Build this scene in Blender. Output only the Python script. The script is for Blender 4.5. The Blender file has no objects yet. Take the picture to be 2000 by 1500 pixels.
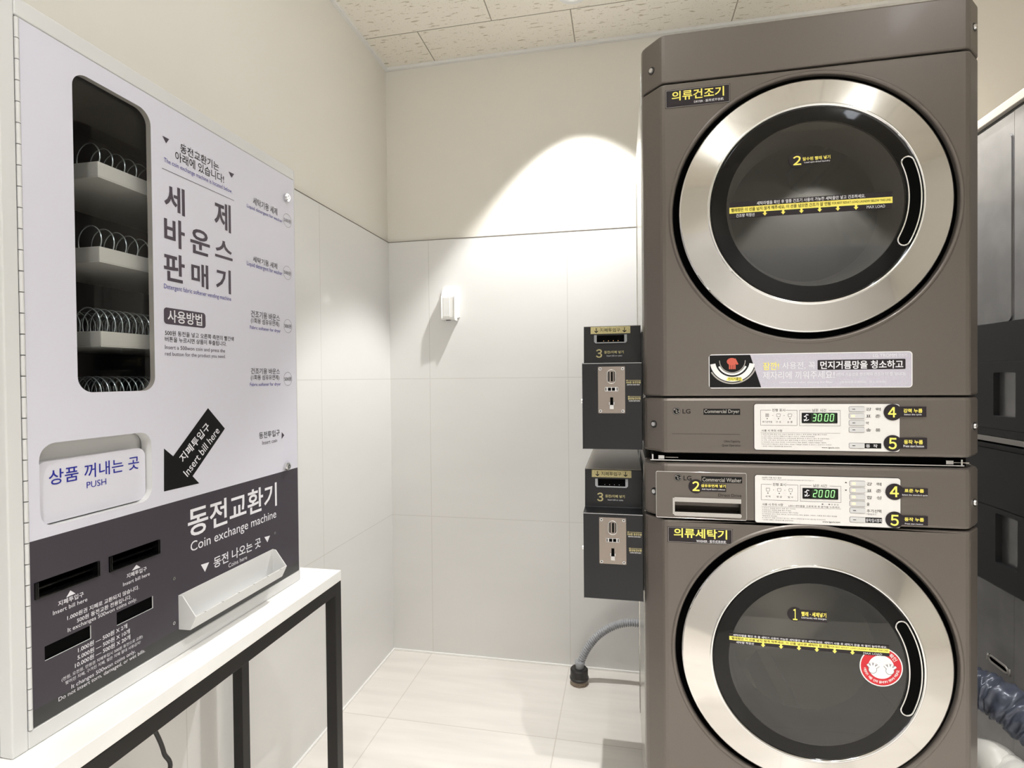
import bpy, bmesh, math, random
from math import sin, cos, pi, radians
from mathutils import Matrix, Vector, noise

random.seed(7)
SC = bpy.context.scene
COL = SC.collection

# ------------------------------------------------------------------ camera
FPX, YAW, PITCH, ROLL, ZC = 1059.32, 0.2024, -0.0119, 0.0100, 1.2013
cam_d = bpy.data.cameras.new('camera')
cam_d.sensor_width = 36.0
cam_d.lens = 36.0 * FPX / 2000.0
cam_d.clip_start = 0.02
cam = bpy.data.objects.new('camera', cam_d)
COL.objects.link(cam)
_r0 = Vector((cos(YAW), sin(YAW), 0))
_f0 = Vector((-sin(YAW), cos(YAW), 0))
_fw = _f0 * cos(PITCH) + Vector((0, 0, 1)) * sin(PITCH)
_up = -_f0 * sin(PITCH) + Vector((0, 0, 1)) * cos(PITCH)
_rt = _r0 * cos(ROLL) - _up * sin(ROLL)
_u2 = _r0 * sin(ROLL) + _up * cos(ROLL)
cam.matrix_world = Matrix(((_rt.x, _u2.x, -_fw.x, 0), (_rt.y, _u2.y, -_fw.y, 0), (_rt.z, _u2.z, -_fw.z, ZC), (0, 0, 0, 1)))
SC.camera = cam

# ------------------------------------------------------------------ world, exposure
w = bpy.data.worlds.new('world')
SC.world = w
w.use_nodes = True
w.node_tree.nodes['Background'].inputs[0].default_value = (0.9, 0.9, 0.88, 1)
w.node_tree.nodes['Background'].inputs[1].default_value = 0.25
SC.view_settings.view_transform = 'Standard'
SC.view_settings.look = 'None'
SC.view_settings.exposure = 0.47
SC.view_settings.gamma = 1.0
SC.view_settings.use_curve_mapping = False
SC.cycles.max_bounces = 10
SC.cycles.diffuse_bounces = 5
SC.cycles.glossy_bounces = 5
SC.cycles.transparent_max_bounces = 10
SC.cycles.sample_clamp_indirect = 6.0
SC.cycles.caustics_reflective = False
SC.cycles.caustics_refractive = False

LED_STRENGTH = 7.0
SPOT_POWER = 82.0
FLOOD_POWER = 75.0

# ------------------------------------------------------------------ room numbers (metres)
XW, YB, HC = -1.007, 2.2375, 2.563        # left wall, back wall, ceiling
XR, YR = 2.35, -0.55                       # right wall, rear wall
D = 1.270                                 # plane of the machine fronts
XV = -0.743                               # plane of the vending door
ZT = 0.734                                # table top height

# ------------------------------------------------------------------ materials
def lin(c):
    c = c / 255.0
    return c / 12.92 if c <= 0.04045 else ((c + 0.055) / 1.055) ** 2.4
def rgb(t): return (lin(t[0]), lin(t[1]), lin(t[2]), 1.0)
def mat(name, c, rough=0.5, metal=0.0, coat=0.0, spec=0.5, emit=0.0, ecol=None):
    m = bpy.data.materials.new(name)
    m.use_nodes = True
    b = m.node_tree.nodes['Principled BSDF']
    b.inputs['Base Color'].default_value = rgb(c)
    b.inputs['Roughness'].default_value = rough
    b.inputs['Metallic'].default_value = metal
    b.inputs['Specular IOR Level'].default_value = spec
    if coat:
        b.inputs['Coat Weight'].default_value = coat
        b.inputs['Coat Roughness'].default_value = 0.08
    if emit:
        b.inputs['Emission Color'].default_value = rgb(ecol or c)
        b.inputs['Emission Strength'].default_value = emit
    return m
def N(m, t, **kw):
    n = m.node_tree.nodes.new(t)
    for k, v in kw.items(): setattr(n, k, v)
    return n
def L(m, a, b): m.node_tree.links.new(a, b)
def noise_tint(m, scale, c1, c2, stretch=(1, 1, 1), lo=0.35, hi=0.65, detail=4.0, bump=0.0):
    b = m.node_tree.nodes['Principled BSDF']
    tc = N(m, 'ShaderNodeTexCoord'); mp = N(m, 'ShaderNodeMapping')
    mp.inputs['Scale'].default_value = stretch
    nz = N(m, 'ShaderNodeTexNoise'); nz.inputs['Scale'].default_value = scale; nz.inputs['Detail'].default_value = detail
    cr = N(m, 'ShaderNodeValToRGB')
    cr.color_ramp.elements[0].position = lo; cr.color_ramp.elements[0].color = rgb(c1)
    cr.color_ramp.elements[1].position = hi; cr.color_ramp.elements[1].color = rgb(c2)
    L(m, tc.outputs['Object'], mp.inputs[0]); L(m, mp.outputs[0], nz.inputs['Vector'])
    L(m, nz.outputs['Fac'], cr.inputs[0]); L(m, cr.outputs[0], b.inputs['Base Color'])
    if bump:
        bp = N(m, 'ShaderNodeBump'); bp.inputs['Strength'].default_value = bump; bp.inputs['Distance'].default_value = 0.001
        L(m, nz.outputs['Fac'], bp.inputs['Height']); L(m, bp.outputs[0], b.inputs['Normal'])
    return m
def brick(m, axes, c1, c2, mortar, bw, rh, offset, shift, msize, streak=None, smooth=0.1):
    """tile pattern on world axes; streak = (noise scale, stretch, low, high) multiplies the tile colour"""
    b = m.node_tree.nodes['Principled BSDF']
    tc = N(m, 'ShaderNodeTexCoord'); sp = N(m, 'ShaderNodeSeparateXYZ'); cb = N(m, 'ShaderNodeCombineXYZ')
    L(m, tc.outputs['Object'], sp.inputs[0])
    for i, ax in enumerate(axes):
        ad = N(m, 'ShaderNodeMath', operation='ADD'); ad.inputs[1].default_value = shift[i]
        L(m, sp.outputs[ax], ad.inputs[0]); L(m, ad.outputs[0], cb.inputs[i])
    bt = N(m, 'ShaderNodeTexBrick'); bt.offset = offset; bt.squash = 1.0
    bt.inputs['Scale'].default_value = 1.0
    bt.inputs['Color1'].default_value = rgb(c1); bt.inputs['Color2'].default_value = rgb(c2); bt.inputs['Mortar'].default_value = rgb(mortar)
    bt.inputs['Mortar Size'].default_value = msize; bt.inputs['Mortar Smooth'].default_value = smooth
    bt.inputs['Brick Width'].default_value = bw; bt.inputs['Row Height'].default_value = rh
    L(m, cb.outputs[0], bt.inputs['Vector'])
    out = bt.outputs['Color']
    if streak:
        sc, st, lo, hi = streak
        mp = N(m, 'ShaderNodeMapping'); mp.inputs['Scale'].default_value = st
        nz = N(m, 'ShaderNodeTexNoise'); nz.inputs['Scale'].default_value = sc; nz.inputs['Detail'].default_value = 6
        mr = N(m, 'ShaderNodeMapRange'); mr.inputs[1].default_value = 0.3; mr.inputs[2].default_value = 0.7
        mr.inputs[3].default_value = lo; mr.inputs[4].default_value = hi
        mx = N(m, 'ShaderNodeMix', data_type='RGBA', blend_type='MULTIPLY'); mx.inputs[0].default_value = 1.0
        L(m, tc.outputs['Object'], mp.inputs[0]); L(m, mp.outputs[0], nz.inputs['Vector']); L(m, nz.outputs['Fac'], mr.inputs[0])
        L(m, out, mx.inputs[6]); L(m, mr.outputs[0], mx.inputs[7]); out = mx.outputs[2]
    L(m, out, b.inputs['Base Color'])
    bp = N(m, 'ShaderNodeBump'); bp.inputs['Strength'].default_value = 0.25; bp.inputs['Distance'].default_value = 0.001; bp.invert = True
    L(m, bt.outputs['Fac'], bp.inputs['Height']); L(m, bp.outputs[0], b.inputs['Normal'])
    return m, out
def glass(name, tint, fac):
    """thin pane: fac = share that is surface, the rest seen through (tinted)"""
    m = bpy.data.materials.new(name); m.use_nodes = True
    nt = m.node_tree; nt.nodes.remove(nt.nodes['Principled BSDF'])
    tr = N(m, 'ShaderNodeBsdfTransparent'); tr.inputs[0].default_value = (tint[0], tint[1], tint[2], 1)
    gl = N(m, 'ShaderNodeBsdfGlossy'); gl.inputs['Roughness'].default_value = 0.02
    fr = N(m, 'ShaderNodeFresnel'); fr.inputs[0].default_value = fac
    ge = N(m, 'ShaderNodeNewGeometry'); io = N(m, 'ShaderNodeMapRange'); io.inputs[3].default_value = fac; io.inputs[4].default_value = 1.0 / fac
    L(m, ge.outputs['Backfacing'], io.inputs[0]); L(m, io.outputs[0], fr.inputs[0])   # a thin pane reflects alike from both sides
    mx = N(m, 'ShaderNodeMixShader')
    L(m, fr.outputs[0], mx.inputs[0]); L(m, tr.outputs[0], mx.inputs[1]); L(m, gl.outputs[0], mx.inputs[2])
    L(m, mx.outputs[0], nt.nodes['Material Output'].inputs[0])
    return m

M = {}
M['paint'] = mat('wall_paint', (231, 227, 218), 0.85)
M['taupe'] = noise_tint(mat('taupe_metallic_paint', (111, 104, 98), 0.4, 0.55, coat=0.12), 900, (108, 101, 95), (114, 107, 101))
M['taupe_lip'] = mat('taupe_plastic', (80, 75, 69), 0.38, 0.2)
M['steel'] = mat('brushed_steel', (214, 211, 207), 0.09, 1.0)
M['chrome'] = mat('chrome', (225, 225, 225), 0.06, 1.0)
M['galv'] = mat('pale_galvanised_steel', (205, 203, 198), 0.22, 0.85)
M['black'] = mat('black_plastic', (16, 15, 15), 0.35)
M['gloss_black'] = mat('glossy_black_plastic', (10, 10, 10), 0.06, spec=0.3)
M['void'] = mat('dark_cavity', (5, 5, 5), 0.7, spec=0.05)
M['coinbox'] = mat('charcoal_powder_coat', (27, 27, 30), 0.34, spec=0.45)
M['plate_steel'] = mat('coin_plate_steel', (160, 150, 142), 0.33, 0.9)
M['coinbox_highlight'] = mat('painted_edge_highlight', (190, 190, 192), 0.35, 0.5)
M['white_metal'] = mat('white_enamelled_steel', (217, 217, 216), 0.3)
M['door_white'] = mat('pale_lilac_white_print', (216, 215, 226), 0.42)
M['door_dark'] = mat('dark_plum_grey_print', (65, 60, 68), 0.42)
M['door_foot'] = mat('dark_grey_band', (58, 58, 58), 0.4)
M['flap'] = mat('white_plastic_flap', (220, 219, 228), 0.35)
M['ink'] = mat('dark_plum_ink', (72, 63, 74), 0.5)
M['ink_black'] = mat('black_ink', (15, 15, 16), 0.5, spec=0.25)
M['ink_blue'] = mat('blue_ink', (46, 42, 140), 0.5)
M['ink_royal'] = mat('royal_blue_ink', (30, 36, 150), 0.5)
M['ink_white'] = mat('white_ink', (232, 231, 236), 0.5)
M['ink_grey'] = mat('grey_ink', (104, 98, 104), 0.5)
M['yellow'] = mat('yellow_ink', (255, 240, 112), 0.45)
M['sticker'] = mat('plum_black_sticker', (40, 34, 38), 0.42, spec=0.3)
M['gold'] = noise_tint(mat('gold_sticker', (200, 188, 135), 0.4), 350, (190, 176, 122), (212, 202, 150))
M['panel'] = mat('control_panel_white', (226, 224, 221), 0.4)
M['button'] = mat('grey_button', (206, 206, 206), 0.4)
M['lamp'] = mat('amber_indicator', (250, 215, 160), 0.4, emit=0.9, ecol=(255, 205, 140))
M['seg'] = mat('green_segment', (120, 230, 120), 0.4, emit=1.6, ecol=(150, 240, 140))
M['seg_off'] = mat('display_green_filter', (22, 44, 18), 0.2)
M['lilac'] = noise_tint(mat('lilac_silver_label', (192, 188, 200), 0.4), 500, (188, 184, 197), (198, 195, 206))
M['red'] = mat('red_print', (206, 36, 48), 0.45)
M['skin'] = mat('printed_skin', (206, 96, 78), 0.5)
M['white_print'] = mat('white_print', (238, 238, 238), 0.45)
M['table_top'] = noise_tint(mat('white_laminate', (240, 239, 236), 0.35), 14, (238, 237, 234), (243, 242, 240), (1, 1, 1))
M['table_leg'] = mat('black_powder_coated_steel', (25, 23, 22), 0.45, spec=0.4)
M['interior'] = mat('dark_grey_cabinet_lining', (58, 58, 60), 0.55)
M['tray'] = mat('aluminium_tray', (212, 210, 204), 0.4, 0.15)
M['wire'] = mat('coil_wire', (190, 200, 204), 0.2, 0.8)
M['screw'] = mat('zinc_screw', (212, 212, 212), 0.18, 1.0)
M['hose'] = mat('grey_corrugated_plastic', (168, 170, 174), 0.45)
M['trap'] = mat('dark_rubber', (42, 40, 39), 0.4)
M['tape'] = mat('crumpled_clear_tape', (142, 128, 112), 0.25)
M['outlet'] = mat('white_outlet_plastic', (240, 239, 235), 0.3)
M['drum_steel'] = mat('drum_steel', (186, 182, 174), 0.28, 0.9)
M['drum_grey'] = mat('dryer_drum_grey', (150, 146, 140), 0.4, 0.5)
M['back_silver'] = noise_tint(mat('rear_sheet_steel', (160, 159, 160), 0.24, 0.65), 6, (150, 149, 150), (170, 169, 170))
M['back_black'] = mat('rear_black_plastic', (33, 33, 35), 0.45)
M['duct'] = mat('slate_vinyl_duct', (88, 93, 108), 0.28, 0.15)
M['duct_white'] = mat('white_vinyl_duct', (228, 226, 220), 0.4)
M['cover_strip'] = mat('pale_cover_board', (214, 206, 194), 0.5)
M['top_plate'] = mat('paler_taupe_top', (164, 156, 146), 0.3, 0.5)
M['strip'] = mat('pale_strip', (176, 172, 166), 0.35, 0.3)
M['caulk'] = mat('white_caulk', (246, 245, 242), 0.5)
M['tile_line'] = mat('dark_tile_line', (118, 112, 104), 0.5)
M['fixture'] = mat('white_fixture', (235, 235, 233), 0.4)
M['led'] = mat('led_diffuser', (255, 250, 240), 0.5, emit=LED_STRENGTH, ecol=(240, 246, 255))
M['spot_lens'] = mat('spot_lens', (255, 250, 240), 0.5, emit=3.0, ecol=(255, 250, 242))
M['pane'] = glass('clear_pane', (0.97, 0.98, 0.98), 1.5)
M['smoke'] = glass('smoked_glass', (0.5, 0.49, 0.475), 1.8)

M['wtile_b'] = brick(mat('wall_tile_back', (228, 227, 223), 0.16, spec=0.4), (0, 2), (227, 226, 224), (229, 228, 226), (213, 211, 207), 0.6, 0.6, 0.0, (0.823, 0.0), 0.0014, (2.0, (1, 1, 3), 0.975, 1.01))[0]
M['wtile_l'] = brick(mat('wall_tile_left', (228, 227, 223), 0.16, spec=0.4), (1, 2), (227, 226, 224), (229, 228, 226), (213, 211, 207), 0.6, 0.6, 0.0, (0.12, 0.0), 0.0014, (2.0, (1, 1, 3), 0.975, 1.01))[0]
M['ftile'] = brick(mat('floor_tile', (236, 231, 224), 0.3, spec=0.4), (0, 1), (235, 230, 223), (238, 234, 227), (216, 210, 201), 0.6, 0.6, 0.0, (0.828, 0.022), 0.0018, (5.0, (0.5, 4.0, 1), 0.92, 1.03))[0]

# ceiling board: pale boards, running bond, with short fissures and pin holes
cm = mat('ceiling_board', (245, 240, 228), 0.9)
cm, cout = brick(cm, (0, 1), (244, 239, 227), (247, 242, 231), (160, 152, 138), 0.6, 0.3, 0.5, (0.782, 0.07), 0.0022)
_b = cm.node_tree.nodes['Principled BSDF']
_tc = N(cm, 'ShaderNodeTexCoord')
def speck(stretch, scale, thr0, thr1):
    mp = N(cm, 'ShaderNodeMapping'); mp.inputs['Scale'].default_value = stretch
    nz = N(cm, 'ShaderNodeTexNoise'); nz.inputs['Scale'].default_value = scale; nz.inputs['Detail'].default_value = 1.5
    mr = N(cm, 'ShaderNodeMapRange'); mr.inputs[1].default_value = thr0; mr.inputs[2].default_value = thr1
    L(cm, _tc.outputs['Object'], mp.inputs[0]); L(cm, mp.outputs[0], nz.inputs['Vector']); L(cm, nz.outputs['Fac'], mr.inputs[0])
    return mr.outputs[0]
s1 = speck((0.35, 1.6, 1), 62, 0.63, 0.69)
s2 = speck((1, 1, 1), 170, 0.66, 0.73)
_mxm = N(cm, 'ShaderNodeMath', operation='MAXIMUM'); L(cm, s1, _mxm.inputs[0]); L(cm, s2, _mxm.inputs[1])
_mx = N(cm, 'ShaderNodeMix', data_type='RGBA'); L(cm, _mxm.outputs[0], _mx.inputs[0]); L(cm, cout, _mx.inputs[6])
_mx.inputs[7].default_value = rgb((202, 193, 174)); L(cm, _mx.outputs[2], _b.inputs['Base Color'])
M['ceil'] = cm

# perforated drum steel
def perforate(m, scale, dark):
    b = m.node_tree.nodes['Principled BSDF']
    tc = N(m, 'ShaderNodeTexCoord'); vo = N(m, 'ShaderNodeTexVoronoi'); vo.inputs['Scale'].default_value = scale; vo.inputs['Randomness'].default_value = 0.0
    mr = N(m, 'ShaderNodeMapRange'); mr.inputs[1].default_value = 0.22; mr.inputs[2].default_value = 0.28
    mx = N(m, 'ShaderNodeMix', data_type='RGBA'); mx.inputs[6].default_value = rgb(dark); mx.inputs[7].default_value = b.inputs['Base Color'].default_value
    L(m, tc.outputs['Object'], vo.inputs['Vector']); L(m, vo.outputs['Distance'], mr.inputs[0]); L(m, mr.outputs[0], mx.inputs[0]); L(m, mx.outputs[2], b.inputs['Base Color'])

# ------------------------------------------------------------------ pixel rays on real planes
def ray(u, v):
    return (_fw + _rt * ((u - 1000.0) / FPX) + _u2 * ((750.0 - v) / FPX))
class Plane:
    """kind 'F': a = X, b = Z, normal -Y;  'V': a = Y, b = Z, normal +X;  'R': a = Y, b = Z, normal -X"""
    def __init__(s, kind, val, hf=None): s.kind, s.val, s.hf = kind, val, hf
    def px(s, u, v):
        d = ray(u, v)
        if s.kind == 'F': t = s.val / d.y; return (d.x * t, ZC + d.z * t)
        t = s.val / d.x; return (d.y * t, ZC + d.z * t)
    def P(s, a, b, h=0.0):
        if s.hf: h += s.hf(a, b)
        if s.kind == 'F': return (a, s.val - h, b)
        if s.kind == 'V': return (s.val + h, a, b)
        return (s.val - h, a, b)

# ------------------------------------------------------------------ mesh builder
_text_cache = {}
def text_mesh(s, bold, italic=0.0):
    k = (s, bold, italic)
    if k not in _text_cache:
        c = bpy.data.curves.new('text', 'FONT'); c.body = s; c.offset = bold; c.resolution_u = 3; c.shear = italic
        o = bpy.data.objects.new('text', c); COL.objects.link(o)
        m = bpy.data.meshes.new_from_object(o.evaluated_get(bpy.context.evaluated_depsgraph_get()))
        vs = [(v.co.x, v.co.y) for v in m.vertices]; fs = [tuple(p.vertices) for p in m.polygons]
        x0 = min(v[0] for v in vs); x1 = max(v[0] for v in vs); y0 = min(v[1] for v in vs); y1 = max(v[1] for v in vs)
        _text_cache[k] = ([((x - x0) / (x1 - x0), (y - y0) / (y1 - y0)) for x, y in vs], fs, (x1 - x0) / (y1 - y0))
        COL.objects.unlink(o); bpy.data.objects.remove(o); bpy.data.curves.remove(c); bpy.data.meshes.remove(m)
    return _text_cache[k]

class MB:
    def __init__(s): s.v, s.f, s.m, s.sm, s.mats = [], [], [], [], []
    def mi(s, m):
        m = M[m]
        if m not in s.mats: s.mats.append(m)
        return s.mats.index(m)
    def add(s, vs, fs, m, smooth=False):
        o = len(s.v); s.v += [tuple(p) for p in vs]; i = s.mi(m)
        for f in fs:
            s.f.append(tuple(o + k for k in f)); s.m.append(i); s.sm.append(smooth)
    def box(s, x0, x1, y0, y1, z0, z1, m):
        vs = [(x, y, z) for z in (z0, z1) for y in (y0, y1) for x in (x0, x1)]
        s.add(vs, [(0, 2, 3, 1), (4, 5, 7, 6), (0, 1, 5, 4), (2, 6, 7, 3), (0, 4, 6, 2), (1, 3, 7, 5)], m)
    def prism(s, pts, P, h0, h1, m, side=None):
        """pts in plane coordinates, extruded between two heights over the plane"""
        n = len(pts)
        vs = [P.P(a, b, h0) for a, b in pts] + [P.P(a, b, h1) for a, b in pts]
        s.add(vs, [tuple(range(n)), tuple(range(2 * n - 1, n - 1, -1))], m)
        s.add(vs, [(i, (i + 1) % n, n + (i + 1) % n, n + i) for i in range(n)], side or m)
    def sheet(s, pts, P, h, m): s.add([P.P(a, b, h) for a, b in pts], [tuple(range(len(pts)))], m)
    def lathe(s, prof, cx, cz, y, m, n=96, smooth=True, sharp=True, P=None):
        """profile (r, dy) turned about the Y axis through (cx, cz)"""
        def ring(r, dy): return [(cx + r * cos(2 * pi * k / n), y + dy, cz + r * sin(2 * pi * k / n)) for k in range(n)]
        if sharp:
            for (r0, y0), (r1, y1) in zip(prof, prof[1:]):
                vs = ring(r0, y0) + ring(r1, y1)
                s.add(vs, [(k, (k + 1) % n, n + (k + 1) % n, n + k) for k in range(n)], m, smooth)
        else:
            vs = []; fs = []
            for r, dy in prof: vs += ring(max(r, 1e-4), dy)
            for j in range(len(prof) - 1):
                fs += [(j * n + k, j * n + (k + 1) % n, (j + 1) * n + (k + 1) % n, (j + 1) * n + k) for k in range(n)]
            s.add(vs, fs, m, smooth)
    def tube(s, pts, r, m, n=10, rf=None, cap=True):
        pts = [Vector(p) for p in pts]; vs = []; fs = []; prev = None
        for i, p in enumerate(pts):
            t = (pts[min(i + 1, len(pts) - 1)] - pts[max(i - 1, 0)]).normalized()
            if prev is None:
                a = Vector((0, 0, 1)) if abs(t.z) < 0.9 else Vector((1, 0, 0))
                u = (a - t * a.dot(t)).normalized()
            else: u = (prev - t * prev.dot(t)).normalized()
            prev = u; q = t.cross(u)
            for k in range(n):
                rr = rf(i, k) if rf else r
                vs.append(p + (u * cos(2 * pi * k / n) + q * sin(2 * pi * k / n)) * rr)
        for i in range(len(pts) - 1):
            fs += [(i * n + k, i * n + (k + 1) % n, (i + 1) * n + (k + 1) % n, (i + 1) * n + k) for k in range(n)]
        s.add(vs, fs, m, True)
        if cap: s.add(vs[:n], [tuple(range(n))], m); s.add(vs[-n:], [tuple(range(n))], m)
    def plate_hole(s, P, cell, hole, r, depth, m, wall=None, k=8, h=0.0):
        """rectangular cell of a sheet with a round-cornered hole and the walls of that hole"""
        A0, B0, A1, B1 = cell; a0, b0, a1, b1 = hole
        inner = []; fs = []
        cs = ((a1 - r, b1 - r, 0), (a0 + r, b1 - r, 90), (a0 + r, b0 + r, 180), (a1 - r, b0 + r, 270))
        for cx, cy, d in cs:
            for j in range(k + 1):
                t = radians(d + 90.0 * j / k); inner.append((cx + r * cos(t), cy + r * sin(t)))
        outer = [(A1, B1), (A0, B1), (A0, B0), (A1, B0)]
        n = len(inner); vs = [P.P(a, b, h) for a, b in inner + outer]
        for c in range(4):
            for j in range(k): fs.append((c * (k + 1) + j, c * (k + 1) + j + 1, n + c))
            fs.append((c * (k + 1) + k, ((c + 1) % 4) * (k + 1), n + (c + 1) % 4, n + c))
        s.add(vs, fs, m)
        if depth:
            vs = [P.P(a, b, h) for a, b in inner] + [P.P(a, b, h - depth) for a, b in inner]
            s.add(vs, [(i, (i + 1) % n, n + (i + 1) % n, n + i) for i in range(n)], wall or m)
    def text(s, t, P, a0, b0, a1, b1, m, h=0.0004, bold=0.0, italic=0.0):
        vs, fs, _ = text_mesh(t, bold, italic)
        s.add([P.P(a0 + x * (a1 - a0), b0 + y * (b1 - b0), h) for x, y in vs], fs, m)
    def tpx(s, t, P, lb, rt, m, h=0.0004, bold=0.0, italic=0.0):
        """lettering from its left-bottom to its right-top point"""
        a0, b0 = P.px(*lb); a1, b1 = P.px(*rt)
        asp = text_mesh(t, bold, italic)[2]; k = (a1 - a0) / (b1 - b0) / asp
        lo, hi = (0.82, 1.02) if P.kind == 'V' else (0.78, 1.15)
        if not lo - 0.02 < k < hi + 0.05 and len(t) > 1:
            k = min(max(k, lo), hi); hh = (a1 - a0) / asp / k; zm = (b0 + b1) / 2; b0, b1 = zm - hh / 2, zm + hh / 2
        s.text(t, P, a0, b0, a1, b1, m, h, bold, italic)
    def tbox(s, t, P, u0, u1, bot, top, m, h=0.0004, bold=0.0):
        a0 = P.px(u0, bot[1])[0]; a1 = P.px(u1, bot[1])[0]
        s.text(t, P, a0, P.px(*bot)[1], a1, P.px(*top)[1], m, h, bold)
    def build(s, name, parent=None, bevel=0.0, seg=2, angle=35, smooth_angle=None):
        off = Vector((0, 0, 0)); p = parent
        while p is not None: off += p.location; p = p.parent
        me = bpy.data.meshes.new(name)
        me.from_pydata([Vector(q) - off for q in s.v], [], s.f)
        for mt in s.mats: me.materials.append(mt)
        me.polygons.foreach_set('material_index', s.m); me.polygons.foreach_set('use_smooth', s.sm)
        me.update()
        o = bpy.data.objects.new(name, me); COL.objects.link(o)
        if parent: o.parent = parent
        if bevel:
            bv = o.modifiers.new('bevel', 'BEVEL'); bv.width = bevel; bv.segments = seg; bv.limit_method = 'ANGLE'; bv.angle_limit = radians(angle)
        return o

def rrect(a0, b0, a1, b1, r, k=6):
    out = []
    for cx, cy, d in ((a1 - r, b1 - r, 0), (a0 + r, b1 - r, 90), (a0 + r, b0 + r, 180), (a1 - r, b0 + r, 270)):
        for j in range(k + 1):
            t = radians(d + 90.0 * j / k); out.append((cx + r * cos(t), cy + r * sin(t)))
    return out
def circ(a, b, r, n=40, rz=None): return [(a + r * cos(2 * pi * i / n), b + (rz or r) * sin(2 * pi * i / n)) for i in range(n)]
def ringpoly(mb, P, a, b, r0, r1, h, m, n=48):
    for i in range(n):
        t0, t1 = 2 * pi * i / n, 2 * pi * (i + 1) / n
        mb.sheet([(a + r0 * cos(t0), b + r0 * sin(t0)), (a + r1 * cos(t0), b + r1 * sin(t0)), (a + r1 * cos(t1), b + r1 * sin(t1)), (a + r0 * cos(t1), b + r0 * sin(t1))], P, h, m)
def frame_lines(mb, P, a0, b0, a1, b1, t, h, m):
    for q in ((a0, b0, a1, b0 + t), (a0, b1 - t, a1, b1), (a0, b0 + t, a0 + t, b1 - t), (a1 - t, b0 + t, a1, b1 - t)): rect(mb, P, *q, h, m)
def rect(mb, P, a0, b0, a1, b1, h, m, seg=1):
    for i in range(seg):
        x0 = a0 + (a1 - a0) * i / seg; x1 = a0 + (a1 - a0) * (i + 1) / seg
        mb.sheet([(x0, b0), (x1, b0), (x1, b1), (x0, b1)], P, h, m)
def tag(o, label, cat, group=None):
    o['label'] = label; o['category'] = cat
    if group: o['group'] = group
    return o
def thing(name, label, cat, loc, group=None):
    o = bpy.data.objects.new(name, None); COL.objects.link(o); o.location = loc; o.empty_display_size = 0.1
    return tag(o, label, cat, group)
def struct(o): o['kind'] = 'structure'; return o
def screw(mb, P, a, b, r, h=0.0):
    mb.prism(circ(a, b, r, 16), P, h, h + r * 0.5, 'screw'); mb.prism(circ(a, b, r * 0.45, 6), P, h + r * 0.5, h + r * 0.52, 'black')

# ================================================================== THE ROOM
T = 0.08; ZTILE = 1.8; TT = 0.008
b = MB(); b.box(XW - T, XR + T, YR - T, YB + T, -T, 0, 'ftile'); struct(b.build('floor'))
b = MB(); b.box(XW - T, XR + T, YR - T, YB + T, HC, HC + T, 'ceil'); struct(b.build('ceiling'))
b = MB(); b.box(XW - T, XR + T, YB + TT, YB + T, 0, HC, 'paint'); b.box(XW, XR, YB, YB + TT, 0, ZTILE, 'wtile_b'); struct(b.build('wall_back'))
b = MB(); b.box(XW - T, XW - TT, YR - T, YB + TT, 0, HC, 'paint'); b.box(XW - TT, XW, YR, YB, 0, ZTILE, 'wtile_l'); struct(b.build('wall_left'))
b = MB(); b.box(XR, XR + T, YR - T, YB + TT, 0, HC, 'paint'); struct(b.build('wall_right'))
b = MB(); b.box(XW - TT, XR, YR - T, YR - TT, 0, HC, 'paint'); b.box(XW, XR, YR - TT, YR, 0, ZTILE, 'wtile_b'); struct(b.build('wall_rear'))
b = MB(); b.box(XW, XR, YB - 0.0012, YB + TT - 0.0005, ZTILE - 0.001, ZTILE + 0.0016, 'tile_line'); struct(b.build('tile_line_1'))  # thin dark line along the top edge of the tiles
b = MB(); b.box(XW - TT + 0.0005, XW + 0.0012, 1.13, YB - 0.0012, ZTILE - 0.001, ZTILE + 0.0016, 'tile_line'); struct(b.build('tile_line_2'))
b = MB(); b.box(XW, XR, YB - 0.007, YB, 0.0003, 0.007, 'caulk'); struct(b.build('baseboard_back'))
b = MB(); b.box(XW, XW + 0.007, YR, YB - 0.007, 0.0003, 0.007, 'caulk'); struct(b.build('baseboard_left'))
b = MB(); b.box(XW - TT + 0.0005, XR, YB - 0.006, YB + TT - 0.0005, HC - 0.012, HC - 0.0003, 'fixture'); struct(b.build('trim_3'))
b = MB(); b.box(XW - TT + 0.0005, XW + 0.006, YR, YB - 0.006, HC - 0.012, HC - 0.0003, 'fixture'); struct(b.build('trim_4'))

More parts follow.
